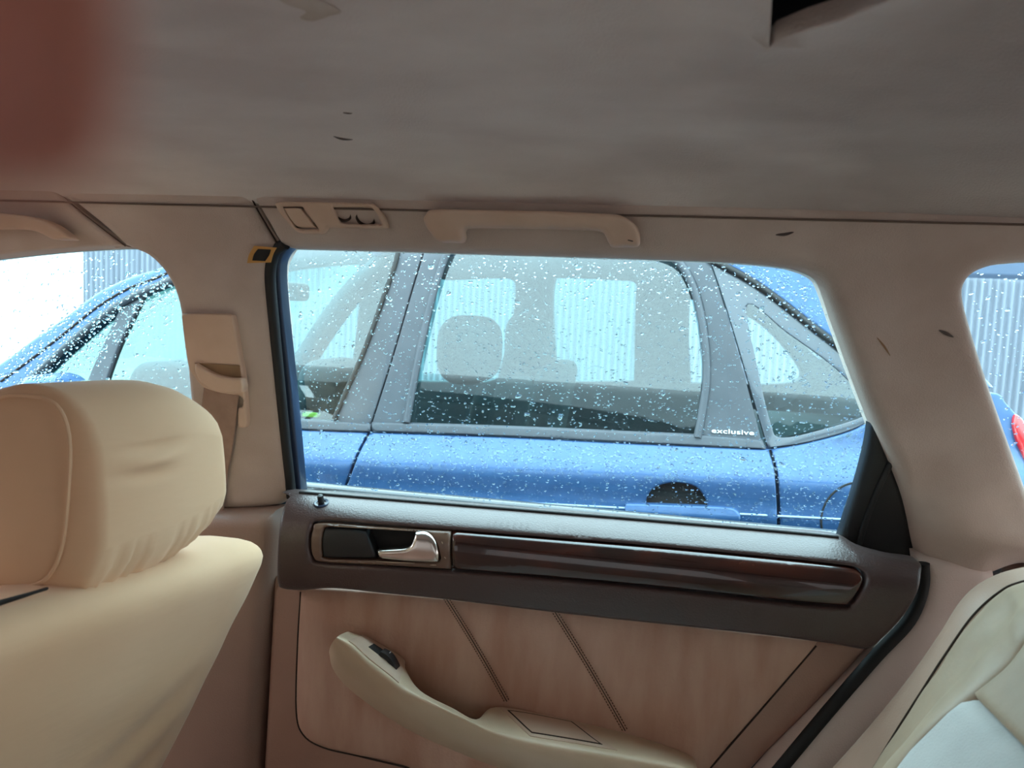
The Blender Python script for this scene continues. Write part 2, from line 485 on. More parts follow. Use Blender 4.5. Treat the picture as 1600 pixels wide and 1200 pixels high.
def noise2(seed, n=14, fmin=2.0, fmax=12.0):
    g = np.random.default_rng(seed); K = []
    for _ in range(n):
        f = g.uniform(fmin, fmax); a = g.uniform(0, 2*pi); K.append((f*cos(a), f*sin(a), g.uniform(0, 6.28), 1.0/f))
    s = sum(k[3] for k in K)
    return lambda x, y: sum(w_*np.sin(2*pi*(fx*x+fy*y)/1.0+p) for fx, fy, p, w_ in K)/s

# ================================================================== THE PLACE
# side wall of our car (inner face): Y as a function of height
side_f = interp([0.2, 0.90, 0.93, 1.262, 1.29, 1.33, 1.40], [0.985, 0.995, 1.0, 0.864, 0.848, 0.812, 0.74])
WALL = Surf(1, lambda x, z: side_f(z)+0*x)
# door lining: the ledge under the glass rolls over into an upright band, the leather below lies back
door_f = interp([0.2, 0.78, 0.805, 0.818, 0.85, 0.885, 0.902, 0.915, 0.925, 0.931, 0.9345, 0.945], [0.958, 0.962, 0.950, 0.940, 0.936, 0.936, 0.940, 0.949, 0.962, 0.977, 1.0, 1.01])
BAND = Surf(1, lambda x, z: door_f(z)+0*x)
DOOR = Surf(1, lambda x, z: 0.968-0.03*(0.82-z)*(z < 0.82)+0*x)

# ---------------------------------------------------------------- ceiling (cloth headliner, sagging)
cn = noise2(3, 16, 0.8, 3.0); cn2 = noise2(9, 18, 3.0, 9.0)
def ceil_z(x, y):
    t = np.clip((0.835-y)/0.55, -0.2, 2.2)
    z = 1.311+0.110*np.clip(t, 0, 1)**0.62 + 0.02*np.clip(t-0.9, 0, 1)
    z = z+0.25*np.clip(-t, 0, 0)
    sag = np.clip((x+0.05)/0.5, 0, 1)*np.clip(t/0.35, 0, 1)
    return z-0.012*sag-0.006*cn(x, y)*np.clip(t/0.3, 0, 1)-0.0025*cn2(x, y)*np.clip(t/0.2, 0, 1)*np.clip((x+0.1)/0.3, 0.15, 1)
CEIL = Surf(2, ceil_z)
cl = [[-1.35, 0.85], [1.75, 0.85], [1.75, -0.36], [-1.35, -0.36]]
tear = CEIL.dom([(1203, -130), (1207, -20), (1204, 49), (1214, 37), (1262, 17), (1312, 1), (1420, -45), (1480, -130)])
def tear_lift(x, y, d):
    q = np.c_[x, y]; dd = bdist(q, [tear]); return 0.012*np.clip(1-dd/0.05, 0, 1)**2*(-1)
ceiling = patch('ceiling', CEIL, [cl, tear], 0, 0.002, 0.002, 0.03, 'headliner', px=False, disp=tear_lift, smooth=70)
tag(ceiling, 'sagging stained grey-beige cloth headliner across the top of the cabin', 'headliner', 'structure')
roofx = np.linspace(-1.4, 1.8, 24); roofy = np.linspace(-0.43, 0.93, 25)
def roof_h(y):
    q = abs(y-0.25); return 1.475-0.035*min(1, q/0.5)**2-0.12*max(0, (q-0.5)/0.18)**1.8
grid('roof_skin', [[(x, y, roof_h(y)) for y in roofy] for x in roofx], 'ownpaint', ceiling)
grid('roof_underside', [[(x, y, roof_h(y)-0.012) for y in roofy] for x in roofx], 'cavity', ceiling)
# two dark scuffs and a fold ridge in the cloth
def scuff(pts, wd, surf, off, m, parent, name='scuff'):
    c = curve(pts, 5); P = [surf.unproj(x, y, off) for x, y in c]
    n = len(P); rr = [wd*math.sin(pi*(i+0.6)/(n+0.2))+0.0001 for i in range(n)]
    return tube(name, P, rr, m, parent, 6, 0.3)
M['scuffmark'] = mat('scuff_mark', srgb(84, 76, 72), 0.9)
M['stain'] = mat('brown_stain', srgb(140, 112, 84), 0.9)
scuff([(521, 213), (535, 216), (551, 218)], 0.0016, CEIL, -0.0002, 'scuffmark', ceiling)
scuff([(536, 176), (550, 177)], 0.0008, CEIL, -0.0002, 'scuffmark', ceiling)

patch('water_stain', CEIL, [outline([(432, -6), (480, -2), (518, 8), (532, 20), (515, 25), (490, 33), (468, 28), (478, 18), (450, 8)])], -0.0006, 0, 0, 0.012, mat('tan_water_stain', srgb(184, 166, 150), 0.95, srgb(206, 194, 184), 30, 5), ceiling)
# ---------------------------------------------------------------- side trims
T_ROOF = 0.0
M['edgejoint'] = mat('headliner_edge', srgb(104, 88, 78), 0.9)
trim1 = patch('trim_1', WALL, [outline([(-330, 280, 1), (-100, 283), (74, 288, 1), (112, 324), (140, 346), (166, 366), (190, 384, 1), (150, 385), (80, 389), (0, 397), (-120, 412), (-330, 440, 1)])],
              0.004, 0.05, 0.006, 0.02, 'suede')
tag(trim1, 'beige roof side trim above the front window, left of the first diagonal seam', 'roof trim', 'structure')
trim2 = patch('trim_2', WALL, [outline([(74.5, 288, 1), (240, 290), (379, 293, 1), (398, 328), (411, 350), (424, 372), (432, 384, 1), (424, 398), (419, 412), (418, 440), (424, 500), (432, 580), (441, 670), (449, 745), (450, 768), (444, 783), (430, 792, 1), (390, 796), (300, 798, 1),
               (300, 740), (297, 680), (291, 620), (285, 560), (277, 500), (270, 464), (258, 436), (240, 412), (220, 396), (191, 384, 1)])],
              0.004, 0.055, 0.016, 0.014, 'suede', rr=1.1)
tag(trim2, 'beige upper centre pillar trim between front and rear side windows', 'pillar trim', 'structure')
wn = noise2(21, 14, 4, 14)
def dwrinkle(x, z, d):
    k = np.clip((1.10-z)/0.16, 0, 1)*np.clip((x-0.22)/0.05, 0, 1)
    bulge = -0.035*np.clip((x-0.30)/0.15, 0, 1)*np.clip((1.05-z)/0.12, 0, 1)
    return -0.03*wn(x, z)*k*np.clip(d/0.02, 0, 1)+bulge*np.clip(d/0.05, 0, 1)
trim3 = patch('trim_3', WALL, [outline([(380, 293, 1), (800, 304), (1060, 309), (1250, 315), (1420, 322), (1600, 332), (1760, 342), (1990, 358, 1), (1990, 440, 1), (1760, 412), (1660, 404), (1600, 407), (1560, 413), (1532, 424), (1516, 440), (1512, 462), (1522, 505), (1545, 580), (1576, 670), (1603, 745), (1640, 850), (1655, 892, 1),
               (1600, 886), (1545, 903), (1520, 905), (1480, 893), (1440, 880, 1), (1432, 850), (1420, 790), (1400, 735), (1375, 676), (1340, 583), (1312, 505), (1292, 448), (1280, 431), (1256, 420), (1215, 412), (1100, 404), (800, 394), (450, 384), (433, 384, 1)])],
              0.003, 0.06, 0.017, 0.014, 'suede', disp=dwrinkle, rr=1.1)
tag(trim3, 'beige roof side trim running into the broad scuffed rear pillar', 'pillar trim', 'structure')
trim6 = patch('trim_6', WALL, [[[0.50, 1.262], [1.30, 1.262], [1.36, 1.24], [1.40, 1.19], [1.46, 1.0], [1.46, 0.925], [1.74, 0.925], [1.74, 1.345], [0.50, 1.345]]], 0.006, 0.05, 0.016, 0.02, 'suede', px=False)
tag(trim6, 'beige trim around the rear corner of the load bay', 'pillar trim', 'structure')
scuff([(1212, 367), (1226, 366), (1240, 363)], 0.0017, WALL, 0.002, 'scuffmark', trim3)
scuff([(1467, 516), (1478, 521), (1490, 527)], 0.0018, WALL, 0.002, 'scuffmark', trim3)
scuff([(1370, 527), (1382, 542), (1391, 556)], 0.0010, WALL, 0.002, 'stain', trim3)
# dark hairline joints between the trims
tube('joint', [WALL.unproj(x, y, 0.004)+np.array([0, 0.007, 0]) for x, y in curve([(88, 302), (112, 324), (140, 346), (166, 366), (190, 384)], 5)], 0.0009, 'edgejoint', trim1)
tube('joint', [WALL.unproj(x, y, 0.0035)+np.array([0, 0.008, 0]) for x, y in curve([(386, 305), (398, 328), (411, 350), (424, 372), (431, 383)], 5)], 0.0010, 'groove', trim2)
tube('edge_joint', [(x, float(side_f(1.3095))+0.0018, 1.3095) for x in np.linspace(-0.95, 0.75, 60)], 0.0012, 'edgejoint', ceiling, 6)
for nm, q, par in (('joint_backing', [(60, 284, 1), (88, 288, 1), (122, 324), (200, 382, 1), (182, 388, 1), (128, 352)], trim1), ('joint_backing', [(368, 292, 1), (392, 296, 1), (416, 345), (440, 380, 1), (424, 386, 1), (402, 350)], trim2)):
    patch(nm, WALL, [outline(q)], 0.014, 0.01, 0, 0.01, 'suede', par)
# lower centre pillar trim
low = patch('trim_4', WALL, [outline([(250, 797, 1), (345, 797), (436, 795, 1), (441, 830), (434, 900), (425, 1000), (418, 1100), (410, 1260, 1), (150, 1260, 1), (200, 1000)])],
            -0.004, 0.06, 0.02, 0.025, 'brown_plastic')
low.location.y = -0.03
tag(low, 'brown plastic lower centre pillar trim behind the front seat', 'pillar trim', 'structure')
# rear sill / wheel arch trim behind the door, running under the seat edge
ARCH = Surf(1, lambda x, z: 0.985+0*x-0.10*np.clip((0.9-z)/0.4, 0, 1))
M['surround'] = mat('grey_brown_plastic', srgb(206, 188, 178), 0.45, srgb(212, 195, 186), 6, 3, 0.25, 500)
arch = patch('trim_5', ARCH, [outline([(1436, 870, 1), (1560, 890, 1), (1560, 960), (1480, 1080), (1360, 1260, 1), (1165, 1260, 1), (1215, 1200), (1290, 1110), (1370, 1020), (1420, 965), (1440, 920)])],
             0.0, 0.05, 0.02, 0.02, 'surround')
tag(arch, 'grey-brown plastic door surround beside the rear seat', 'door surround', 'structure')
seal = tube('door_seal', [ARCH.unproj(x, y, 0.0) for x, y in curve([(1442, 880), (1441, 920), (1420, 970), (1368, 1026), (1290, 1116), (1215, 1206), (1160, 1270)], 6)], 0.008, 'cavity', arch)

# floor, the unseen left side and the outer skin of the door
fl = link('floor', rbox_mesh(box_c(-1.7, 1.7, -0.5, 1.02, 0.30, 0.34), 0.01, 3), 'brown_plastic'); tag(fl, 'dark carpeted floor of the car cabin', 'floor', 'structure')
wl = link('wall_left', rbox_mesh(box_c(-1.8, 1.75, -0.56, -0.49, 0.34, 0.94), 0.02, 3), 'lowpanel'); tag(wl, 'left side lining of the cabin below the windows', 'side wall', 'structure')
def lean(x0, x1, xt0, xt1, za=0.93, zb=1.34): return [(x0, -0.55, za), (x1, -0.55, za), (x0, -0.49, za), (x1, -0.49, za), (xt0, -0.41, zb), (xt1, -0.41, zb), (xt0, -0.35, zb), (xt1, -0.35, zb)]
for q in (lean(-1.85, -1.70, -1.36, -1.22), lean(-0.66, -0.48, -0.66, -0.46), lean(0.34, 0.56, 0.16, 0.42), lean(1.45, 1.75, 1.25, 1.60)):
    link('pillar', rbox_mesh(q, 0.015, 4), 'suede', wl)
link('roof_side', rbox_mesh([(-1.4, -0.44, 1.27), (1.7, -0.44, 1.27), (-1.4, -0.36, 1.27), (1.7, -0.36, 1.27), (-1.4, -0.40, 1.36), (1.7, -0.40, 1.36), (-1.4, -0.30, 1.36), (1.7, -0.30, 1.36)], 0.015, 4), 'suede', wl)
w3 = grid('window_3', [[(x, -0.53, 0.93), (x, -0.41, 1.30)] for x in (-1.8, 0, 1.7)], 'glass3'); tag(w3, 'left side windows behind the photographer', 'car window', 'structure')
wb_ = link('wall_back', rbox_mesh(box_c(1.74, 1.82, -0.5, 1.05, 0.34, 0.96), 0.02, 3), 'lowpanel'); tag(wb_, 'tailgate lining closing the load bay', 'tailgate', 'structure')
w4 = grid('window_4', [[(1.78, y, 0.95), (1.62, y*0.9+0.025, 1.36)] for y in (-0.45, 0.25, 0.95)], 'glass5'); tag(w4, 'rear window of the tailgate', 'car window', 'structure')
wf_ = link('wall_front', rbox_mesh(box_c(-2.0, -1.55, -0.5, 1.05, 0.34, 0.96), (0.08, 0.03, 0.08), 4), 'black'); tag(wf_, 'dashboard across the front of the cabin', 'dashboard', 'structure')
w5 = grid('window_5', [[(-1.95, y, 0.95), (-1.33, y*0.86+0.035, 1.37)] for y in (-0.48, 0.25, 0.98)], 'glass4'); tag(w5, 'windscreen at the front of the cabin', 'car window', 'structure')
bay = link('wall_bay', rbox_mesh(box_c(0.45, 1.75, 0.985, 1.05, 0.34, 0.92), 0.02, 3), 'lowpanel'); tag(bay, 'load bay side lining behind the rear seat', 'side wall', 'structure')
wr = link('wall_right', rbox_mesh(box_c(-1.9, 1.7, 1.07, 1.10, 0.30, 0.925), 0.012, 3), 'ownpaint'); tag(wr, 'dark painted outer skin of the car side', 'body side', 'structure')

# ---------------------------------------------------------------- rear door
DL = Vector((-0.1, 0.96, 0.40))
door = thing('car_door', 'rear car door with walnut strip, chrome handle and beige leather lining', 'car door', DL)
pane_px = [(402, 380, 1), (1320, 372, 1), (1420, 700), (1460, 900, 1), (436, 812, 1), (425, 600)]
pane = patch('window_pane', WALL, [outline(pane_px)], 0.045, 0, 0, 0.05, 'glass', door)
drops('raindrops', WALL, [(440, 382, 1), (1215, 405, 1), (1290, 430), (1390, 690), (1320, 850, 1), (455, 790, 1), (425, 560)], 0.049, 6500, 0.0005, 0.0016, pane, 1, 1.5, seed=4, power=2.2)
drops('raindrops', WALL, [(440, 382, 1), (1215, 405, 1), (1290, 430), (1390, 690), (1320, 850, 1), (455, 790, 1), (425, 560)], 0.049, 70, 0.0018, 0.0032, pane, 1, 1.6, seed=14, power=1.5)

# lining behind everything
lining = patch('lower_panel', DOOR, [outline([(425, 905, 1), (1330, 1000), (1356, 1000, 1), (1352, 1022), (1270, 1110), (1190, 1190), (1120, 1270, 1), (405, 1270, 1), (415, 1100)])], 0.004, 0.06, 0.012, 0.02, 'lowpanel', door)
ln = noise2(5, 14, 3, 10)
ins_px = [(470, 917, 1), (700, 935), (1276, 1000, 1), (1274, 1010), (1200, 1096), (1110, 1200), (1060, 1270, 1), (760, 1270, 1), (640, 1200), (560, 1181), (506, 1168), (474, 1148), (463, 1110), (465, 1010)]
def pillow(x, z, d): return -0.006*np.clip(d/0.035, 0, 1)**0.5-0.0018*ln(x*1.8, z*0.7)*np.clip(d/0.03, 0, 1)
insert = patch('leather_insert', DOOR, [outline(ins_px)], 0.0032, 0.004, 0.003, 0.012, 'leather', door, disp=pillow)
gl_ = curve([(470, 925), (465, 1010), (463, 1110), (474, 1148), (506, 1168), (560, 1181), (640, 1200)], 6)
tube('insert_groove', [DOOR.unproj(x, y, 0.0035) for x, y in gl_], 0.0014, 'groove', door)
tube('insert_groove', [DOOR.unproj(x, y, 0.0035) for x, y in curve([(1275, 1009), (1200, 1096), (1110, 1200)], 6)], 0.0014, 'groove', door)
for a, b in (((697, 935), (792, 1096)), ((865, 953), (977, 1142))):
    c = [(a[0]+(b[0]-a[0])*t, a[1]+(b[1]-a[1])*t - 6*math.sin(pi*t)*0.6) for t in np.linspace(0, 1, 24)]
    P = [DOOR.unproj(x, y, -0.0052) for x, y in c]
    tube('seam', P, 0.0006, 'groove', insert)
    for dx in (-4.2, 4.2):
        Q = [DOOR.unproj(x+dx*0.86, y-dx*0.3, -0.0058) for x, y in c]
        V = []; Fc = []
        for i in range(0, 46):
            t0, t1 = i/46, (i+0.62)/46
            p0 = Q[0]+(Q[-1]-Q[0])*t0; p1 = Q[0]+(Q[-1]-Q[0])*t1
            k0 = int(t0*23); fr = t0*23-k0; p0 = Q[k0]*(1-fr)+Q[min(k0+1, 23)]*fr
            k1 = int(t1*23); fr = t1*23-k1; p1 = Q[k1]*(1-fr)+Q[min(k1+1, 23)]*fr
            tt = (p1-p0)/np.linalg.norm(p1-p0); s_ = np.cross(tt, [0, 1, 0]); s_ /= np.linalg.norm(s_); s_ *= 0.0007; q_ = np.array([0, -0.0009, 0])
            b0 = len(V); V += [p0-s_, p0+s_, p0+q_, p1-s_, p1+s_, p1+q_]
            Fc += [(b0, b0+2, b0+5, b0+3), (b0+2, b0+1, b0+4, b0+5), (b0, b0+1, b0+2), (b0+3, b0+5, b0+4)]
        link('stitching', mesh_from(V, Fc, 0), 'stitch', insert, kind='stuff')

# dark band with the ledge
band_px = [(450, 778), (468, 771), (800, 798), (1000, 814), (1200, 831), (1305, 840), (1345, 859), (1390, 872), (1437, 880), (1441, 900), (1434, 930), (1412, 966), (1382, 998), (1355, 1016),
           (1300, 1008), (1200, 995), (1050, 979), (900, 963), (700, 939), (600, 929), (520, 921), (470, 924), (440, 921), (432, 912), (431, 880), (434, 830), (440, 797)]
recess = [(500, 815), (600, 822), (800, 837), (1000, 853), (1200, 872), (1320, 885), (1345, 892), (1354, 906), (1346, 925), (1332, 944), (1314, 950), (1200, 940), (1000, 918), (800, 900), (600, 886), (505, 881), (486, 872), (482, 850), (485, 828)]
band = patch('upper_band', BAND, [outline(band_px), outline(recess)], 0.0, 0.025, 0.006, 0.009, 'band', door)
wood_px = [(706, 831, 1), (1000, 855), (1200, 874), (1318, 887), (1342, 894), (1350, 907), (1342, 926), (1328, 943), (1312, 947), (1200, 937), (1000, 915), (706, 890, 1)]
patch('wood_strip', BAND, [outline(wood_px)], 0.001, 0.02, 0.005, 0.009, 'wood', door)
bez_px = [(501, 818), (600, 825), (704, 831, 1), (704, 890, 1), (600, 884), (506, 879), (489, 871), (485, 850), (488, 829)]
hole_px = [(512, 824), (560, 826), (620, 829), (662, 832), (678, 843), (686, 862), (684, 878), (640, 879), (560, 876), (508, 874), (502, 866), (501, 845), (504, 829)]
bez = patch('handle_bezel', BAND, [outline(bez_px), outline(hole_px)], 0.001, 0.02, 0.003, 0.006, 'bezel', door)
patch('handle_cup', BAND, [outline([(495, 818, 1), (690, 828, 1), (694, 884, 1), (495, 880, 1)])], 0.022, 0.002, 0, 0.01, 'cavity', door)
patch('handle_plate', BAND, [outline([(512, 825), (540, 826), (570, 829, 1), (576, 842), (588, 873, 1), (540, 873), (509, 872), (503, 864), (502, 845), (505, 830)])], 0.003, 0.02, 0.004, 0.006, 'black', door, label='black finger plate')
def lever_disp(x, z, d): return -0.010*np.clip((x+0.33)/0.04, 0, 1)
hd = patch('door_handle', BAND, [outline([(587, 861, 1), (610, 859.5), (630, 858), (640, 853), (645, 843), (648, 832, 1), (662, 831), (672, 836), (680, 847), (684, 862), (685, 874), (680, 880), (640, 879), (591, 874, 1)])], -0.002, 0.014, 0.005, 0.0045, 'chrome', door, back=True, label='chrome door lever')
hd2 = hd
for q in ([(522, 822.5), (600, 826.5), (650, 830)], [(588, 877.5), (620, 879), (648, 880)], [(693, 833), (700, 834)], [(690, 846), (692, 850)], [(694, 870), (697, 873)], [(672, 883), (682, 883)]):
    scuff([(x, y) for x, y in q], 0.0008, BAND, 0.0008, 'bezelwear', bez)
# lock pin
c0 = BAND.unproj(502, 786, 0.0)
def lathe(name, c, ax, prof, m, parent, seg=20, **props):
    ax = np.array(ax, float); ax /= np.linalg.norm(ax); a = np.cross(ax, [1, 0.2, 0]); a /= np.linalg.norm(a); b = np.cross(ax, a)
    rows = [[np.array(c)+ax*hh+(a*cos(2*pi*k/seg)+b*sin(2*pi*k/seg))*rr for k in range(seg)] for rr, hh in prof]
    return grid(name, rows, m, parent, True, 40, **props)
pax = (0, -0.35, 0.94)
lk = lathe('lock_surround', c0, pax, [(0.0105, -0.004), (0.0105, 0.0008), (0.0095, 0.0016), (0.0065, 0.001), (0.006, -0.002)], 'frame', door, label='dark ring around the lock pin')
lathe('lock_pin', c0, pax, [(0.0001, -0.004), (0.0042, -0.004), (0.0042, 0.010), (0.0036, 0.0125), (0.0001, 0.013)], 'black', door, label='black lock pin')
# black corner filler, window channel and rubber
patch('corner_trim', WALL, [outline([(1366, 640, 1), (1385, 690), (1410, 760), (1430, 840), (1436, 890, 1), (1385, 885), (1345, 872), (1312, 852, 1), (1325, 812), (1345, 750), (1360, 690)])], 0.022, 0.03, 0.012, 0.009, 'black', door)
tube('corner_rib', [WALL.unproj(x, y, 0.022) for x, y in curve([(1392, 722), (1374, 760), (1352, 815), (1342, 850)], 5)], 0.004, 'black', door)
patch('window_channel', WALL, [outline([(432, 383, 1), (452, 384, 1), (441, 398), (436, 420), (440, 480), (452, 590), (462, 690), (470, 776, 1), (452, 780, 1), (440, 660), (427, 540), (420, 450), (421, 405)])], 0.024, 0.022, 0.004, 0.006, 'frame', door)
tube('window_seal', [WALL.unproj(x, y, 0.014) for x, y in curve([(446, 381), (432, 390), (424, 408), (422, 440), (428, 510), (437, 600), (446, 690), (456, 778)], 6)], 0.0075, 'rubber', door)
tube('glass_wiper', [BAND.unproj(x, y, 0.004) for x, y in curve([(468, 770), (800, 796.5), (1000, 812.5), (1200, 829.5), (1310, 840)], 5)], 0.0028, 'rubber', door)

# armrest: lofted over hand-set stations
ST = [((514, 1020), (517, 1008), (526, 996), (546, 987, .960)),
      ((520, 1046), (529, 1031), (547, 1009), (574, 996, .962)),
      ((541, 1074), (556, 1057), (573, 1034), (604, 1012, .962)),
      ((582, 1107), (594, 1086), (606, 1060), (630, 1029, .962)),
      ((614, 1128), (624, 1107), (634, 1082), (634, 1046, .940)),
      ((647, 1147), (656, 1125), (668, 1099), (656, 1079, .914)),
      ((692, 1168), (702, 1146), (714, 1121), (706, 1106, .910)),
      ((742, 1189), (754, 1165), (768, 1146), (744, 1124, .912)),
      ((802, 1211), (817, 1182), (835, 1164), (776, 1105, .950)),
      ((900, 1240), (915, 1208), (940, 1182), (860, 1118, .962)),
      ((1000, 1262), (1012, 1228), (1045, 1200), (980, 1146, .962)),
      ((1068, 1275), (1078, 1240), (1086, 1212), (1074, 1178, .962)),
      ((1085, 1275), (1092, 1250), (1094, 1225), (1088, 1200, .966))]
cols = []
for A, B, C_, D in ST:
    a = atY(A[0], A[1], .966); b = atY(B[0], B[1], .905); c = atY(C_[0], C_[1], .888); d = atY(D[0], D[1], D[2])
    e = d+np.array([0, 0.004, -0.012]); g = d+np.array([0.0, 0.022, -0.028])
    cols.append([a+np.array([0, .01, -.004]), a, b, c, c*0.55+d*0.45+np.array([0, 0, .0015]), d, e, g])
cols = np.array(cols)
def loftgrid(C, nu=6, nv=5):
    R = np.array([np.array(cr_open(C[:, j], nu)+[C[-1, j]]) for j in range(C.shape[1])]).transpose(1, 0, 2)
    return np.array([np.array(cr_open(R[i], nv)+[R[i, -1]]) for i in range(R.shape[0])])
AG = loftgrid(cols)
arm = grid('armrest', AG, 'armrest', door, smooth=80)
def loft_at(s, t, off=0.0):   # s: station, t: 0 ridge .. 1 inner edge of the top face
    i = s*6; j = 15+t*10; i0, j0 = min(int(i), AG.shape[0]-2), min(int(j), AG.shape[1]-2); u, v = i-i0, j-j0
    p = (AG[i0, j0]*(1-u)*(1-v)+AG[i0+1, j0]*u*(1-v)+AG[i0, j0+1]*(1-u)*v+AG[i0+1, j0+1]*u*v)
    n = np.cross(AG[i0+1, j0]-AG[i0, j0], AG[i0, j0+1]-AG[i0, j0]); n /= np.linalg.norm(n)+1e-12
    if n[2] < 0: n = -n
    return p+n*off
def top_plate(name, s0, s1, t0, t1, off, m, parent, n=12, thick=0.004, **props):
    rows = []
    ss = np.linspace(s0, s1, n); tt = np.linspace(t0, t1, n)
    ss = [ss[0]]+list(ss)+[ss[-1]]; tt = [tt[0]]+list(tt)+[tt[-1]]
    for i, s in enumerate(ss):
        rows.append([loft_at(s, t, off-(thick if i in (0, n+1) or j in (0, n+1) else 0)) for j, t in enumerate(tt)])
    return grid(name, rows, m, parent, smooth=35, **props)
sp = top_plate('switch_plate', 0.75, 3.55, 0.12, 0.93, 0.0012, 'plastic', arm)
top_plate('switch_slot', 1.55, 2.6, 0.50, 0.74, 0.0017, 'cavity', arm)
P0, P1 = loft_at(2.1, 0.60, 0.002), loft_at(3.15, 0.56, 0.002)
wv = loft_at(2.5, 0.85, 0.002)-loft_at(2.5, 0.4, 0.002); wv = wv/np.linalg.norm(wv)*0.009
nv = np.cross(P1-P0, wv); nv /= np.linalg.norm(nv); nv = nv if nv[2] > 0 else -nv
rows = []
for k in range(11):
    t = k/10; c = P0+(P1-P0)*t+nv*(0.007*math.sin(pi*(0.25+0.75*t))-0.001); rows.append([c-wv-nv*0.006, c-wv, c-wv*0.5+nv*0.0008, c+wv*0.5+nv*0.0008, c+wv, c+wv-nv*0.006])
grid('window_switch', rows, 'black', arm, smooth=50, label='black window switch')
tube('switch_symbol', [P0+(P1-P0)*0.33+nv*0.0079+wv*q for q in (-0.25, 0.25)], 0.0008, 'letter', arm)
top_plate('ashtray_surround', 8.05, 9.35, 0.25, 0.96, 0.0008, 'plastic', arm)
top_plate('ashtray_joint', 8.15, 9.22, 0.34, 0.86, 0.0014, 'groove', arm)
top_plate('ashtray_lid', 8.18, 9.19, 0.365, 0.835, 0.0017, 'plastic', arm, thick=0.001)

# ---------------------------------------------------------------- roof fittings
g1 = [(678, 326), (760, 327), (854, 328.5), (930, 332), (963, 334), (982, 341.5), (996, 355), (1000, 371), (996, 383), (976, 384), (956, 384), (950, 378), (946, 369), (934.5, 359), (877.5, 356), (800, 354.5), (735, 354), (723, 358), (723, 369), (718, 377), (700, 377), (683, 376), (671, 364), (660, 345), (664, 333)]
gh = thing('grab_handle', 'beige plastic grab handle above the rear side window', 'grab handle', Vector(WALL.unproj(830, 350, 0)))
patch('grip', WALL, [outline(g1)], -0.022, 0.012, 0.006, 0.005, 'plastic', gh, back=True)
for fx in ([(668, 340), (712, 342), (716, 372), (684, 372), (672, 362)], [(955, 350), (990, 354), (994, 378), (958, 379)]):
    patch('foot', WALL, [outline(fx)], -0.014, 0.02, 0.002, 0.006, 'plastic', gh)
tube('scratch', [WALL.unproj(x, y, -0.0222) for x, y in ((981, 375), (985, 376), (989, 377))], 0.0006, 'cavity', gh)
g2 = [(-220, 345), (-120, 335), (-40, 331), (10, 333), (45, 338), (75, 348), (98, 363), (108, 373), (95, 374), (78, 373), (64, 366), (44, 359), (0, 356), (-100, 360), (-200, 372)]
gf = thing('grab_handle', 'beige plastic grab handle above the front window at the left edge', 'grab handle', Vector(WALL.unproj(50, 350, 0)))
patch('grip', WALL, [outline(g2)], -0.022, 0.012, 0.005, 0.005, 'plastic', gf, back=True)
patch('foot', WALL, [outline([(66, 350), (94, 362), (100, 371), (80, 370)])], -0.014, 0.02, 0.002, 0.005, 'plastic', gf)

lp = thing('reading_lamp', 'beige reading lamp and coat hook panel left of the rear grab handle', 'lamp', Vector(WALL.unproj(515, 340, 0)))
lo_px = [(434, 315), (490, 315), (571, 317), (584, 320), (594, 330), (603, 344), (605, 352), (600, 356), (560, 355.5), (511, 355, 1), (507, 361), (499, 365), (469, 364), (456, 356), (442, 340), (431, 324)]
hk = [(439, 322, 1), (467, 322), (474, 326), (485, 341), (497, 358, 1), (466, 357), (455, 348)]
rc = [(518, 323, 1), (570, 323), (580, 325), (588, 334), (595, 350, 1), (540, 349), (528, 342)]
patch('housing', WALL, [outline(lo_px), outline(hk), outline(rc)], -0.004, 0.012, 0.003, 0.005, 'plastic', lp)
patch('coat_hook', WALL, [outline([(442, 325, 1), (466, 325), (472, 329), (482, 342), (492, 355, 1), (467, 354.5), (457, 347)])], -0.003, 0.006, 0.002, 0.005, 'plastic', lp)
patch('hook_recess', WALL, [outline([(436, 319, 1), (470, 319, 1), (499, 360, 1), (463, 359, 1)])], 0.003, 0, 0, 0.01, 'groove', lp)
M['lens'] = mat('smoky_lens', srgb(120, 104, 92), 0.25, coat=0.5)
patch('lamp_tray', WALL, [outline([(514, 319, 1), (585, 320, 1), (599, 353, 1), (520, 353, 1)])], 0.008, 0, 0, 0.008, 'lens', lp)
for (x, y, rr_) in ((538, 331, 0.011), (573, 337, 0.0125)):
    c = WALL.unproj(x, y, 0.010); lathe('lamp_reflector', c, (0.1, -1, -0.4), [(rr_, -0.006), (rr_, 0.004), (rr_*0.8, 0.006), (rr_*0.7, 0.002), (0.0002, -0.003)], 'groove', lp)

stk = thing('sticker', 'small orange sticker with a black square at the window corner', 'sticker', Vector(WALL.unproj(408, 398, 0)))
patch('label', WALL, [outline([(397, 384, 1), (432, 387, 1), (427, 396), (423, 410, 1), (386, 411, 1), (389, 398)])], -0.0003, 0.001, 0, 0.006, 'orange', stk)
patch('black_square', WALL, [outline([(403, 389, 1), (423, 390, 1), (420, 399), (414, 408, 1), (394, 407, 1), (397, 397)])], -0.001, 0.001, 0, 0.006, 'cavity', stk)

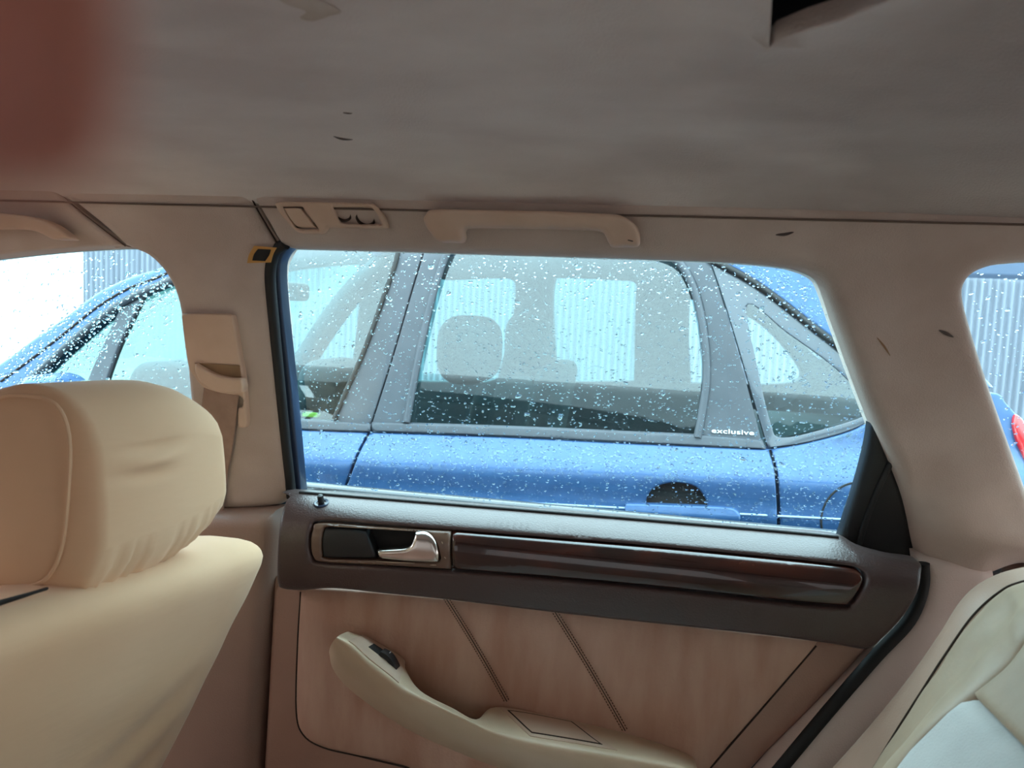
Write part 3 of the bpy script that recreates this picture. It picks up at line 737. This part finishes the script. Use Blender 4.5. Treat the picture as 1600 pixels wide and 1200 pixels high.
# ---------------------------------------------------------------- front seat belt on the pillar
sb = thing('seat_belt', 'brown front seat belt hanging from its beige anchor on the centre pillar', 'seat belt', Vector(WALL.unproj(340, 640, 0)))
patch('anchor_cover', WALL, [outline([(282, 490, 1), (330, 490), (356, 491), (364, 498), (372, 545), (380, 592), (384, 640), (385, 660), (381, 668), (371, 668, 1), (371, 640), (377, 636), (379, 626), (374, 619), (362, 618), (340, 617), (318, 606), (303, 590), (294, 574), (288, 540)])], -0.006, 0.012, 0.003, 0.006, 'plastic', sb)
patch('belt_guide', WALL, [outline([(303, 568, 1), (330, 583), (355, 590), (376, 591, 1), (379, 603), (377, 613, 1), (355, 615), (330, 610), (311, 596), (304, 582)])], -0.018, 0.014, 0.004, 0.004, 'plastic', sb)
patch('guide_slot', WALL, [outline([(303, 567, 1), (340, 569), (374, 571, 1), (376, 590, 1), (352, 588), (328, 580)])], -0.0075, 0.001, 0, 0.006, 'stain', sb)
patch('webbing', WALL, [outline([(318, 606, 1), (345, 614), (372, 618, 1), (364, 690), (352, 760), (345, 860, 1), (300, 860, 1), (305, 720)])], -0.0065, 0.002, 0.001, 0.012, 'strap', sb)

# ---------------------------------------------------------------- front seat (stretch cover)
fs = thing('front_seat', 'tan cloth-covered front seat with headrest at the left', 'car seat', (-0.6, 0.6, 0.34))
seat_c = [(-0.92, 0.33, 0.30), (-0.79, 0.33, 0.30), (-0.90, 0.88, 0.30), (-0.71, 0.88, 0.30),
          (-0.63, 0.33, 0.955), (-0.50, 0.33, 0.955), (-0.57, 0.892, 0.908), (-0.425, 0.892, 0.908)]
sw = noise2(31, 16, 2, 8)
me = rbox_mesh(seat_c, (0.06, 0.085, 0.045), 44)
for v in me.vertices:
    x, y, z = v.co
    k = max(0, min(1, (x+0.80-(z-0.3)*0.38)/0.1))
    v.co.x += 0.004*float(sw(y*1.0+z*1.2, z*1.6))*k
    # long diagonal tension folds towards the lower outer edge
    fold = math.sin((z*0.9-y*0.55)*75)*max(0, min(1, (y-0.55)/0.2))*max(0, min(1, (0.82-z)/0.15))
    v.co.x += 0.0045*fold*k*max(0, min(1, (0.84-y)/0.06))
back = link('backrest', me, 'cover', fs)
# soft roll below the headrest
hc = [(-0.60, 0.575, 0.893), (-0.487, 0.592, 0.905), (-0.56, 0.775, 0.922), (-0.458, 0.790, 0.918),
      (-0.615, 0.575, 1.112), (-0.505, 0.592, 1.120), (-0.575, 0.775, 1.110), (-0.472, 0.790, 1.110)]
hme = rbox_mesh(hc, (0.05, 0.016, 0.055), 34)
cen = np.mean(hc, 0)
for v in hme.vertices:
    x, y, z = v.co
    # rounded outer end, gathered hem, two pinched creases on the rear face
    ty = (y-0.66)/0.12; tz = (z-1.025)/0.09
    v.co.z = 1.018+(z-1.018)*(1-0.42*max(0, (ty-0.25)/0.84)**2.6)
    if x > -0.53:
        v.co.x += 0.012*max(0, 1-(tz*tz))*max(0, 1-ty*ty*0.7)
        for (yy, zz, a, wd) in ((0.672, 1.052, -0.0035, 0.006), (0.664, 1.041, 0.003, 0.006), (0.660, 1.026, -0.004, 0.007), (0.660, 1.036, 0.002, 0.005)):
            v.co.x += a*math.exp(-((z-zz-0.25*(y-yy)**2*20*0.2)/wd)**2-((y-yy)/0.032)**2)
    if z < 0.965:
        v.co.x += 0.0022*math.sin(y*520+9*math.sin(y*60))*min(1, (0.965-z)/0.02)
hr = link('headrest', hme, 'cover', fs)
# seam ring of the inner end
ring = []
for k in range(41):
    t = 2*pi*k/40; e = 2/3.2
    a = math.copysign(abs(cos(t))**e, cos(t)); b = math.copysign(abs(sin(t))**e, sin(t))
    ring.append((-0.553+0.049*a+0.008*b, 0.5855+0.002*a, 1.019+0.088*b))
tube('end_seam', ring, 0.0018, 'cover', hr, 6)
for yy in (0.63, 0.73):
    tube('headrest_post', [(-0.525, yy, 0.88), (-0.527, yy, 0.955)], 0.006, 'chrome', fs)
tube('cover_strap', [campt_ for campt_ in (CAM+ray(x, y)*d for x, y, d in ((-60, 958, 0.61), (0, 942, 0.63), (40, 930, 0.65), (72, 920, 0.67)))], 0.003, 'cavity', fs, 8, 0.5)
# ---------------------------------------------------------------- rear seat
rs = thing('rear_seat', 'rear seat backrest with tan leather bolster and pale grey centre', 'car seat', (0.3, 0.6, 0.40))
E0 = [(1700, 872), (1600, 886), (1546, 904), (1508, 934), (1472, 990), (1424, 1058), (1365, 1130), (1302, 1200), (1240, 1268)]
E1 = [(1700, 888), (1600, 910), (1563, 927), (1522, 964), (1482, 1020), (1440, 1085), (1400, 1148), (1366, 1204), (1330, 1262)]
E2 = [(1700, 905), (1604, 936), (1580, 962), (1546, 1000), (1504, 1052), (1464, 1100), (1424, 1156), (1384, 1204), (1345, 1262)]
E3 = [(1700, 890), (1604, 984), (1580, 1018), (1558, 1044), (1504, 1086), (1468, 1112), (1431, 1146), (1388, 1200), (1350, 1262)]
def crv(E, Y): return [atY(x, y, Y) for x, y in E]
c0_ = crv(E0, .905); c1_ = crv(E1, .855); c2_ = crv(E2, .775); c3_ = crv(E3, .715)
cb = [p+np.array([0.06, 0.03, 0]) for p in c0_]
G1 = loftgrid(np.array([[cb[i], c0_[i], (c0_[i]+c1_[i])/2+np.array([-0.004, 0, 0.003]), c1_[i]] for i in range(9)]))
grid('side_facing', G1, 'sideseat', rs, smooth=80)
bw = noise2(41, 16, 6, 22)
pts = []
for i in range(9):
    m1 = (c1_[i]+c2_[i])/2+np.array([-0.006, 0, 0.004])
    pts.append([c1_[i]+np.array([0.01, 0, -0.012]), c1_[i]+np.array([0.001, 0, -0.001]), m1, c2_[i], (c2_[i]+c3_[i])/2+np.array([-0.004, 0, 0.0]), c3_[i]+np.array([0.004, 0, -0.004]), c3_[i]+np.array([0.03, -.004, -.01])])
G2 = loftgrid(np.array(pts), 8, 6)
for i in range(G2.shape[0]):
    for j in range(6, G2.shape[1]-10):
        G2[i, j] += np.array([-1, -0.4, 0.3])*0.0022*float(bw(G2[i, j][2]*1.5, G2[i, j][1]))
grid('bolster', G2, 'tanseat', rs, smooth=80)
tube('piping', [p+np.array([-0.002, -0.001, 0.001]) for p in cr_open(c1_, 6)], 0.0013, 'groove', rs)
# centre panels lie on the plane of the backrest
A_, B_, C3 = c3_[4], c3_[7], atY(1600, 1187, .60)
n_ = np.cross(B_-A_, C3-A_); n_ /= np.linalg.norm(n_)
SEATP = Surf(0, lambda y, z: A_[0]-(n_[1]*(y-A_[1])+n_[2]*(z-A_[2]))/n_[0], 1)
patch('centre_panel', SEATP, [outline([(1503, 1087, 1), (1600, 1188), (1680, 1275, 1), (1340, 1275, 1), (1389, 1202), (1432, 1147), (1468, 1113)])], 0.002, 0.02, 0.012, 0.012, 'greyseat', rs)
patch('shoulder_panel', SEATP, [outline([(1506, 1085, 1), (1558, 1044), (1582, 1016), (1606, 982), (1700, 880, 1), (1760, 1000, 1), (1740, 1330, 1), (1602, 1186)])], 0.002, 0.02, 0.012, 0.012, 'tanseat', rs)

link('backrest', rbox_mesh([(0.16, -0.46, 0.45), (0.30, -0.46, 0.45), (0.16, 0.56, 0.45), (0.30, 0.56, 0.45), (0.32, -0.46, 0.92), (0.44, -0.46, 0.92), (0.32, 0.56, 0.92), (0.44, 0.56, 0.92)], (0.05, 0.06, 0.05), 8), 'tanseat', rs)
link('cushion', rbox_mesh([(-0.36, -0.46, 0.36), (0.22, -0.46, 0.36), (-0.36, 0.90, 0.36), (0.22, 0.90, 0.36), (-0.36, -0.46, 0.54), (0.22, -0.46, 0.50), (-0.36, 0.90, 0.54), (0.22, 0.90, 0.50)], (0.06, 0.06, 0.06), 8), 'greyseat', rs)
# ---------------------------------------------------------------- front and cargo windows of our car
w1 = patch('window_1', WALL, [outline([(-330, 380, 1), (300, 360, 1), (345, 500, 1), (365, 760, 1), (-330, 760, 1)])], 0.045, 0, 0, 0.06, 'glass')
tag(w1, 'rain-speckled front side window behind the headrest', 'car window', 'structure')
drops('raindrops', WALL, [(-20, 385, 1), (190, 380, 1), (275, 460), (300, 640, 1), (-20, 640, 1)], 0.049, 900, 0.0005, 0.0022, w1, 1, 2.2, seed=6, power=2.4)
drops('raindrops', WALL, [(-20, 590, 1), (120, 480), (240, 425), (275, 460, 1), (180, 540), (60, 620, 1)], 0.049, 700, 0.0006, 0.0022, w1, 1, 2.2, seed=16, power=1.8)
w2 = patch('window_2', WALL, [[[0.26, 1.29], [1.50, 1.29], [1.52, 0.90], [0.36, 0.90]]], 0.045, 0, 0, 0.06, 'glass', px=False)
tag(w2, 'rear quarter window at the right edge with rain on it', 'car window', 'structure')
drops('raindrops', WALL, [(1505, 415, 1), (1620, 405, 1), (1620, 760, 1), (1560, 640)], 0.049, 120, 0.0005, 0.0019, w2, 1, 2.2, seed=8, power=2.0)

# ================================================================== OUTSIDE
gr = link('ground', rbox_mesh(box_c(-30, 30, -20, 30, -0.1, 0.0), 0.02, 2), 'asphalt'); tag(gr, 'wet grey asphalt of the car park', 'ground', 'structure')

# ---------------------------------------------------------------- parked blue car
body_f = interp([0.25, 0.55, 0.775, 0.790, 0.7965, 0.803, 0.815, 0.866, 0.884, 0.925, 0.938, 0.950, 1.0, 1.36, 1.42, 1.48, 1.53, 1.56],
                [1.66, 1.61, 1.600, 1.598, 1.592, 1.600, 1.603, 1.606, 1.612, 1.652, 1.660, 1.664, 1.678, 1.765, 1.83, 1.96, 2.15, 2.45])
CARS = Surf(1, lambda x, z: body_f(z-0.04*x)+0.10*np.clip(x-0.45, 0, 9)**1.5+0.06*np.clip(-x-1.0, 0, 9)**1.5)
pc = thing('parked_car', 'wet dark blue people carrier parked right outside the window', 'car', (-0.3, 2.4, 0.0))
bot = 990
patch('front_door_panel', CARS, [outline([(-260, 650, 1), (100, 655), (470, 672), (574, 676, 1), (558, 706), (544, 742), (534, 775), (528, 830), (522, bot, 1), (-260, bot, 1)])], 0, 0.05, 0.004, 0.016, 'bluepaint', pc)
hr_px = [(1010, 787), (1012, 775), (1022, 763), (1040, 756), (1062, 755), (1085, 760), (1098, 772), (1105, 787), (1104, 800), (1060, 805), (1015, 800)]
rd = patch('rear_door_panel', CARS, [outline([(578, 676, 1), (800, 684), (1000, 694), (1190, 702), (1201, 703, 1), (1210, 735), (1214, 785), (1214, 830), (1208, bot, 1), (526, bot, 1), (532, 830), (538, 775), (548, 742), (562, 706)]), outline(hr_px)], 0, 0.05, 0.004, 0.014, 'bluepaint', pc)
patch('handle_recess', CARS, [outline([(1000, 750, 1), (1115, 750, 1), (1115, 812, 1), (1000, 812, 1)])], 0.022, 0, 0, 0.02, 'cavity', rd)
patch('door_handle', CARS, [outline([(977, 790), (985, 787.5), (1060, 790), (1130, 793), (1150, 797), (1157, 805), (1156, 815), (1148, 820), (1060, 817), (990, 813), (978, 806)])], -0.012, 0.018, 0.004, 0.006, 'bluepaint', rd)
qp = patch('rear_quarter_panel', CARS, [outline([(1206, 703, 1), (1262, 693), (1330, 674), (1378, 650), (1470, 628), (1552, 614), (1574, 632), (1598, 660), (1650, 730), (1690, 840), (1690, bot, 1), (1212, bot, 1), (1219, 830), (1219, 785), (1215, 735)])], 0, 0.05, 0.004, 0.016, 'bluepaint', pc)
tube('fuel_flap_gap', [CARS.unproj(1345+62*cos(t), 815+62*sin(t), -0.0003) for t in np.linspace(0, 2*pi, 48)], 0.0022, 'cavity', qp, 6)
patch('tail_lamp', CARS, [outline([(1590, 648), (1608, 668), (1640, 730), (1650, 790), (1625, 780), (1606, 726), (1590, 690), (1584, 662)])], -0.010, 0.02, 0.006, 0.012, 'red', pc)
# roof rail from the windscreen pillar over the doors to the rear pillar
rail_lo = [(-120, 680), (0, 622), (50, 590), (100, 545), (150, 503), (200, 468), (262, 440), (340, 405), (450, 372), (622, 358), (800, 352), (960, 358), (1040, 372), (1108, 404), (1180, 443), (1260, 503), (1344, 573), (1378, 645)]
rail_hi = [(1468, 628), (1556, 606), (1500, 545), (1420, 470), (1330, 396), (1250, 345), (1100, 305), (800, 285), (500, 300), (380, 345), (300, 392), (250, 417), (200, 433), (150, 457), (100, 494), (50, 529), (0, 566), (-120, 645)]
patch('roof_rail', CARS, [outline([rail_lo[0]+(1,)]+rail_lo[1:-1]+[rail_lo[-1]+(1,)]+rail_hi[:1]+[rail_hi[1]+(1,)]+rail_hi[2:-1]+[rail_hi[-1]+(1,)])], 0, 0.06, 0.012, 0.02, 'bluepaint', pc)
tube('drip_rail', [CARS.unproj(x, y-0, -0.0015) for x, y in curve([(1, 596), (50, 560), (100, 521), (150, 481), (200, 451), (256, 429), (340, 385), (450, 345)], 5)], 0.003, 'groove', pc)
tube('window_moulding', [CARS.unproj(x, y, 0.0) for x, y in curve(rail_lo[1:9], 5)], 0.011, 'greytrim', pc)
tube('window_moulding', [CARS.unproj(x, y, 0.0) for x, y in curve(rail_lo[13:], 5)], 0.008, 'rubber', pc)
# roof, as far as it can be seen or mirrored
rr_x = np.linspace(-1.1, 0.62, 20); rr_y = np.linspace(1.90, 2.95, 12)
grid('roof', [[(x, y, 1.45+0.04*x+0.13*math.sin(pi*(y-1.88)/1.09)-0.05*max(0, -x-0.5)) for y in rr_y] for x in rr_x], 'bluepaint', pc)
# pillars
patch('centre_pillar_trim', CARS, [outline([(625, 350, 1), (672, 350, 1), (660, 395), (640, 462), (610, 565), (577, 668, 1), (521, 658, 1), (545, 602), (570, 545), (598, 470), (613, 425), (621, 395)])], 0.002, 0.02, 0.003, 0.02, 'greytrim', pc)
patch('centre_pillar_trim', CARS, [outline([(674, 350, 1), (716, 350, 1), (704, 388), (690, 420), (674, 480), (654, 570), (636, 666, 1), (579, 668, 1), (612, 565), (642, 462), (662, 395)])], 0.002, 0.02, 0.003, 0.02, 'greytrim', pc)
tube('window_channel', [CARS.unproj(x, y, 0.0) for x, y in curve([(714, 365), (700, 392), (687, 425), (670, 485), (651, 573), (635, 660)], 6)], 0.009, 'greytrim', pc)
tube('window_channel', [CARS.unproj(x, y, 0.0) for x, y in curve([(625, 370), (618, 410), (600, 462), (570, 545), (545, 602), (522, 655)], 6)], 0.006, 'rubber', pc)
cp = patch('rear_door_pillar_trim', CARS, [outline([(1040, 372, 1), (1108, 404, 1), (1130, 472), (1160, 575), (1192, 696, 1), (1092, 686, 1), (1101, 640), (1108, 575), (1104, 510), (1090, 450), (1068, 410)])], 0.002, 0.02, 0.003, 0.02, 'greytrim', pc)
tube('window_channel', [CARS.unproj(x, y, -0.001) for x, y in curve([(1015, 385), (1048, 400), (1072, 425), (1090, 470), (1101, 530), (1104, 590), (1098, 640), (1090, 684)], 6)], 0.009, 'greytrim', pc)
patch('belt_moulding', CARS, [outline([(-260, 632, 1), (100, 640), (470, 656), (578, 663, 1), (578, 675, 1), (470, 671), (100, 654), (-260, 648, 1)])], -0.004, 0.02, 0.004, 0.012, 'greytrim', pc)
patch('belt_moulding', CARS, [outline([(580, 660, 1), (800, 667), (1000, 676), (1090, 680), (1192, 688, 1), (1197, 702, 1), (1000, 692), (800, 682), (580, 674, 1)])], -0.004, 0.02, 0.004, 0.012, 'greytrim', pc)
# glass
fp = patch('front_window_pane', CARS, [outline([(-60, 640, 1), (60, 575), (200, 455), (450, 360), (635, 350, 1), (600, 480), (518, 664, 1), (300, 655)])], 0.014, 0, 0, 0.05, 'glass2', pc)
rp = patch('rear_window_pane', CARS, [outline([(700, 345, 1), (1040, 365), (1090, 420), (1115, 540), (1100, 690, 1), (630, 672, 1), (660, 520)])], 0.014, 0, 0, 0.05, 'glass2', pc)
qf = patch('quarter_window_surround', CARS, [outline([(1109, 405, 1), (1180, 445), (1260, 505), (1344, 575), (1379, 646, 1), (1330, 672), (1262, 691), (1200, 700, 1), (1163, 575), (1132, 472)]),
                                             outline([(1168, 476), (1230, 520), (1300, 571), (1350, 622), (1358, 645), (1300, 667), (1222, 684), (1204, 660), (1184, 575)])], 0.004, 0.02, 0.002, 0.014, 'frit', pc)
patch('quarter_window_pane', CARS, [outline([(1160, 466, 1), (1230, 512), (1310, 572), (1362, 630), (1364, 652, 1), (1300, 675), (1215, 694, 1), (1180, 575)])], 0.006, 0, 0, 0.03, 'glass2', pc)
# thin divider of the front quarter light
patch('quarter_light_divider', CARS, [outline([(196, 462, 1), (228, 452, 1), (202, 505), (180, 552), (150, 640, 1), (122, 640, 1), (140, 585), (165, 530)])], 0.004, 0.02, 0.003, 0.015, 'greytrim', pc)
# lettering
cu = bpy.data.curves.new('lettering', 'FONT'); cu.body = 'exclusive'; cu.size = 0.026; cu.extrude = 0.0008; cu.offset = 0.0002; cu.space_character = 1.05
to = bpy.data.objects.new('tmp', cu); COL.objects.link(to)
bpy.context.view_layer.update(); tm = bpy.data.meshes.new_from_object(to.evaluated_get(bpy.context.evaluated_depsgraph_get()))
bpy.data.objects.remove(to)
pA, pB, pT = CARS.unproj(1112, 676, -0.001), CARS.unproj(1178, 680, -0.001), CARS.unproj(1113, 660, -0.001)
xs = [v.co.x for v in tm.vertices]; x0_, x1_ = min(xs), max(xs); ex = (pB-pA); L_ = np.linalg.norm(ex); ex /= L_
nz = np.cross(ex, pT-pA); nz /= np.linalg.norm(nz); ey = np.cross(nz, ex)
if nz[1] > 0: nz = -nz
sc_ = L_/(x1_-x0_)
for v in tm.vertices:
    q = pA+ex*(v.co.x-x0_)*sc_+ey*v.co.y*sc_*0.62+nz*(v.co.z+0.0006); v.co = q
link('lettering', tm, 'letter', cp, label='white lettering reading exclusive')
# wing mirror
wm = atY(62, 594, 1.50)
mm = rbox_mesh(box_c(wm[0]-0.05, wm[0]+0.05, 1.45, 1.63, wm[2]-0.12, wm[2]+0.012), (0.045, 0.05, 0.05), 6)
wmo = link('wing_mirror', mm, 'bluepaint', pc)
link('mirror_glass', rbox_mesh(box_c(wm[0]+0.044, wm[0]+0.053, 1.48, 1.60, wm[2]-0.105, wm[2]-0.004), 0.003, 2), 'chrome', wmo)
# far side of the car with its window openings
FY = 3.15
FAR = Surf(1, lambda x, z: FY-0.25*np.clip(z-0.92, 0, 1)+0*x)
far_out = [(-420, 700, 1), (0, 650), (70, 592), (150, 522), (230, 462), (340, 418), (450, 372), (622, 335), (800, 315), (1150, 330), (1300, 400), (1420, 560, 1), (1440, 900, 1), (-420, 900, 1)]
holes = [[(88, 590, 1), (130, 556), (196, 505, 1), (180, 545), (162, 588, 1)],
         [(215, 500, 1), (260, 472), (340, 442), (480, 418), (560, 412, 1), (560, 480), (545, 600, 1), (380, 598), (182, 590, 1), (198, 545)],
         [(665, 440), (700, 437), (780, 434), (800, 438), (805, 450), (800, 500), (780, 580), (778, 597, 1), (640, 596, 1), (645, 520)],
         [(866, 440), (880, 434), (960, 437), (992, 442), (993, 470), (991, 560), (990, 595, 1), (873, 597, 1), (868, 560), (864, 500)],
         [(1078, 480), (1092, 470), (1180, 500), (1240, 560), (1250, 592), (1200, 600), (1090, 598), (1080, 590)]]
patch('far_side', FAR, [outline(far_out)]+[outline(h_) for h_ in holes], 0, 0.06, 0.006, 0.04, 'darkint', pc)
for h_ in holes[:4]:
    c = np.mean([p[:2] for p in h_], 0)
    patch('far_window_pane', FAR, [outline([(c[0]+(p[0]-c[0])*1.06, c[1]+(p[1]-c[1])*1.08)+tuple(p[2:]) for p in h_])], 0.02, 0, 0, 0.08, 'glass2', pc)
# seats inside it
def pseat(px, py_top, Y, wd, ht, m='darkint'):
    p = atY(px, py_top, Y); x, z = p[0], p[2]
    s = link('seat', rbox_mesh([(x-0.02, Y-wd, z-ht-0.3), (x+0.10, Y-wd, z-ht-0.3), (x-0.02, Y+wd, z-ht-0.3), (x+0.10, Y+wd, z-ht-0.3), (x+0.06, Y-wd*0.9, z-ht*0.55), (x+0.17, Y-wd*0.9, z-ht*0.55), (x+0.06, Y+wd*0.9, z-ht*0.55), (x+0.17, Y+wd*0.9, z-ht*0.55)], (0.04, 0.06, 0.05), 5), m, pc)
    link('headrest', rbox_mesh(box_c(x-0.07, x+0.08, Y-wd*0.6, Y+wd*0.6, z-ht*0.62, z), (0.06, 0.06, 0.07), 6), m, s)
pseat(735, 493, 2.05, 0.22, 0.30); pseat(828, 488, 2.62, 0.22, 0.30)
pseat(520, 560, 2.15, 0.22, 0.30); pseat(268, 562, 2.0, 0.22, 0.32)
# dashboard, steering wheel, mirror, windscreen
dsh = link('dashboard', rbox_mesh(box_c(-2.3, -1.55, 1.75, 3.1, 0.60, 0.93), (0.08, 0.05, 0.08), 6), 'midint', pc)
ca = atY(452, 455, 2.3); 
link('rear_view_mirror', rbox_mesh(box_c(ca[0]-0.01, ca[0]+0.02, 2.20, 2.42, ca[2]-0.03, ca[2]+0.03), 0.02, 4), 'midint', pc)
wtop = [atY(262, 425, 1.86), atY(640, 395, 3.0)]; wbot = [atY(-60, 640, 1.74), atY(300, 600, 3.05)]
ws = [wbot[0], wbot[1], wtop[1], wtop[0]]
grid('windscreen', [[wbot[0]*(1-t)+wtop[0]*t+(wbot[1]*(1-t)+wtop[1]*t-wbot[0]*(1-t)-wtop[0]*t)*s+np.array([-0.12*math.sin(pi*s), 0, 0]) for s in np.linspace(0, 1, 12)] for t in np.linspace(0, 1, 8)], 'glass2', pc)
tube('far_windscreen_pillar', [atY(x, y, 2.95) for x, y in curve([(640, 380), (540, 470), (450, 610), (420, 700)], 5)], 0.05, 'darkint', pc)
stw = atY(536, 610, 2.1)
link('sun_card', rbox_mesh(box_c(atY(475, 645, 1.85)[0], atY(498, 645, 1.85)[0], 1.84, 1.86, atY(475, 650, 1.85)[2], atY(475, 644, 1.85)[2]), 0.001, 1), 'green', pc)
# inner door lining of the near side
patch('near_door_lining', CARS, [outline([(470, 664, 1), (1190, 694, 1), (1190, bot, 1), (470, bot, 1)])], 0.08, 0.03, 0.02, 0.03, 'darkint', pc)
link('cabin_floor', rbox_mesh(box_c(-2.2, 1.0, 1.75, 3.1, 0.35, 0.50), 0.02, 2), 'darkint', pc)
link('load_cover', rbox_mesh(box_c(0.22, 0.85, 1.80, 3.0, 0.86, 0.88), 0.008, 2), 'darkint', pc)
# tail end of the car
tl = grid('tailgate', [[(xx+0.05*math.sin(pi*q), 1.80+1.25*q, zz) for q in np.linspace(0, 1, 12)] for xx, zz in ((0.80, 0.35), (0.84, 0.6), (0.78, 0.95), (0.70, 1.02))], 'bluepaint', pc)
grid('rear_screen', [[(0.66+0.03*math.sin(pi*q)-0.40*t, 1.90+1.05*q, 1.02+0.43*t) for q in np.linspace(0, 1, 12)] for t in np.linspace(0, 1, 6)], 'glass2', pc)
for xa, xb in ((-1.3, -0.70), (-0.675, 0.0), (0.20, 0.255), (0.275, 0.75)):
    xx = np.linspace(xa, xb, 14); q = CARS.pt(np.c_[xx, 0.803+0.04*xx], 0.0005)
    tube('body_crease', q, 0.0024, mat('crease_highlight', srgb(150, 172, 200), 0.4), pc, 8)  # pale colour paints the sky highlight along the crease
# rain on its panels and glass
drops('raindrops', CARS, [(465, 676, 1), (800, 690), (1200, 706), (1375, 652, 1), (1375, 690), (1200, 752), (800, 735), (465, 722, 1)], -0.0008, 1500, 0.0010, 0.0036, pc, -1, 1.6, seed=21, power=2.0)
drops('raindrops', CARS, [(465, 722, 1), (800, 735), (1200, 752), (1375, 690, 1), (1375, 850, 1), (465, 800, 1)], -0.0008, 1300, 0.0008, 0.0030, pc, -1, 1.4, seed=22, power=2.4)
drops('raindrops', CARS, [(1120, 404, 1), (1290, 410, 1), (1350, 565, 1), (1260, 495), (1180, 436)], -0.0008, 250, 0.0012, 0.0040, pc, -1, 1.6, seed=23, power=2.0)

# ---------------------------------------------------------------- boundary behind
fx0 = atY(130, 450, 7.4)[0]; pitch = 0.062
N_ = int((13-fx0)/pitch)
xs = np.arange(fx0, 13, pitch/6)
fence = thing('corrugated_fence', 'light grey corrugated steel fence behind the blue car', 'fence', (2, 7.4, 0))
npan = 10; step = int(len(xs)/npan/6)*6
for i in range(0, len(xs)-step, step):
    seg = xs[i:i+step+1]
    grid('panel', [[(x, 7.4+0.024*math.sin(2*pi*(x-fx0)/pitch), z) for z in (0.0, 1.70 if seg[0] > 1 else 2.9)] for x in seg], 'sheet', fence, smooth=80)
wb = link('white_building', rbox_mesh(box_c(-24, fx0+0.3, 7.9, 12, 0, 5.5), 0.03, 2), 'white'); tag(wb, 'plain white rendered wall seen past the corrugated fence at the left', 'building')
sr = thing('shed', 'slate blue shed roof rising above the fence at the right', 'shed', (9, 8.5, 0))
link('roof', rbox_mesh([(1.0, 7.6, 1.70), (16, 7.6, 1.70), (1.0, 10, 2.8), (16, 10, 2.8), (1.0, 7.6, 1.76), (16, 7.6, 1.76), (1.0, 10, 2.86), (16, 10, 2.86)], 0.01, 2), 'slate', sr)
link('wall', rbox_mesh(box_c(1.1, 15.9, 7.8, 9.9, 0, 1.75), 0.01, 2), 'sheet', sr)

# ================================================================== the photographer's hand (a fingertip in front of the lens)
hand = thing('hand', 'out-of-focus fingertip in front of the lens at the upper left corner', 'hand', (0, 0, 0))
def campt(px, py, d): return CAM+ray(px, py)*d
def skinned(name, chains, m, parent):
    V = []; E = []; R = []
    for ch in chains:
        prev = None
        for (p, r_, idx) in ch:
            if idx is not None and idx >= 0: cur = idx
            else: cur = len(V); V.append(p); R.append(r_)
            if prev is not None: E.append((prev, cur))
            prev = cur
    me = bpy.data.meshes.new(name); me.from_pydata([tuple(v) for v in V], E, [])
    o = bpy.data.objects.new(name, me); COL.objects.link(o)
    sk = o.modifiers.new('skin', 'SKIN'); o.modifiers.new('sub', 'SUBSURF').levels = 2; sk.use_smooth_shade = True
    for i, sv in enumerate(me.skin_vertices[0].data): sv.radius = (R[i], R[i]); sv.use_root = (i == 0)
    bpy.context.view_layer.update()
    em = bpy.data.meshes.new_from_object(o.evaluated_get(bpy.context.evaluated_depsgraph_get()))
    bpy.data.objects.remove(o)
    em.polygons.foreach_set('use_smooth', [True]*len(em.polygons))
    return link(name, em, m, parent)
tip = campt(-400, 100, 0.018)
def cv(a, b, c): return tip+rt*a+up*b+fw*c     # right, up, forward from the fingertip, metres
Wp = cv(-0.075, 0.085, -0.085); Kn = [cv(-0.022, 0.075, -0.035), cv(-0.044, 0.074, -0.032), cv(-0.065, 0.068, -0.032), cv(-0.084, 0.058, -0.034)]
ch = [[(Wp, 0.026, None), (cv(-0.13, 0.10, -0.17), 0.028, None), (cv(-0.2, 0.05, -0.30), 0.036, None)]]
n0 = 3
chains = ch+[[(None, 0, 0), (Kn[0], 0.0105, None), (cv(-0.008, 0.047, -0.004), 0.0088, None), (cv(-0.002, 0.022, 0.003), 0.0078, None), (cv(0, 0.002, 0.0015), 0.0068, None), (cv(0, -0.004, 0.001), 0.0045, None)]]
for k in (1, 2, 3):
    dx = -0.021*k
    chains.append([(None, 0, 0), (Kn[k], 0.0105, None), (cv(dx-0.012, 0.045-0.004*k, -0.004), 0.0088, None), (cv(dx-0.008, 0.020-0.003*k, 0.003), 0.0078, None), (cv(dx-0.007, 0.0-0.001*k, 0.002), 0.0068, None), (cv(dx-0.007, -0.006, 0.0015), 0.0045, None)])
chains.append([(None, 0, 0), (cv(-0.045, 0.04, -0.085), 0.012, None), (cv(-0.028, 0.012, -0.07), 0.0098, None), (cv(-0.022, -0.012, -0.055), 0.0085, None), (cv(-0.022, -0.02, -0.050), 0.006, None)])
hb = skinned('palm_and_fingers', chains, 'skin', hand)
nl = cv(0.0, 0.004, 0.0088)
link('fingernail', rbox_mesh([nl+rt*(0.0045 if i & 1 else -0.0045)+up*(0.005 if i & 2 else -0.005)+fw*(0.0004 if i & 4 else -0.0006) for i in range(8)], (0.003, 0.003, 0.0004), 3), 'nail', hand)
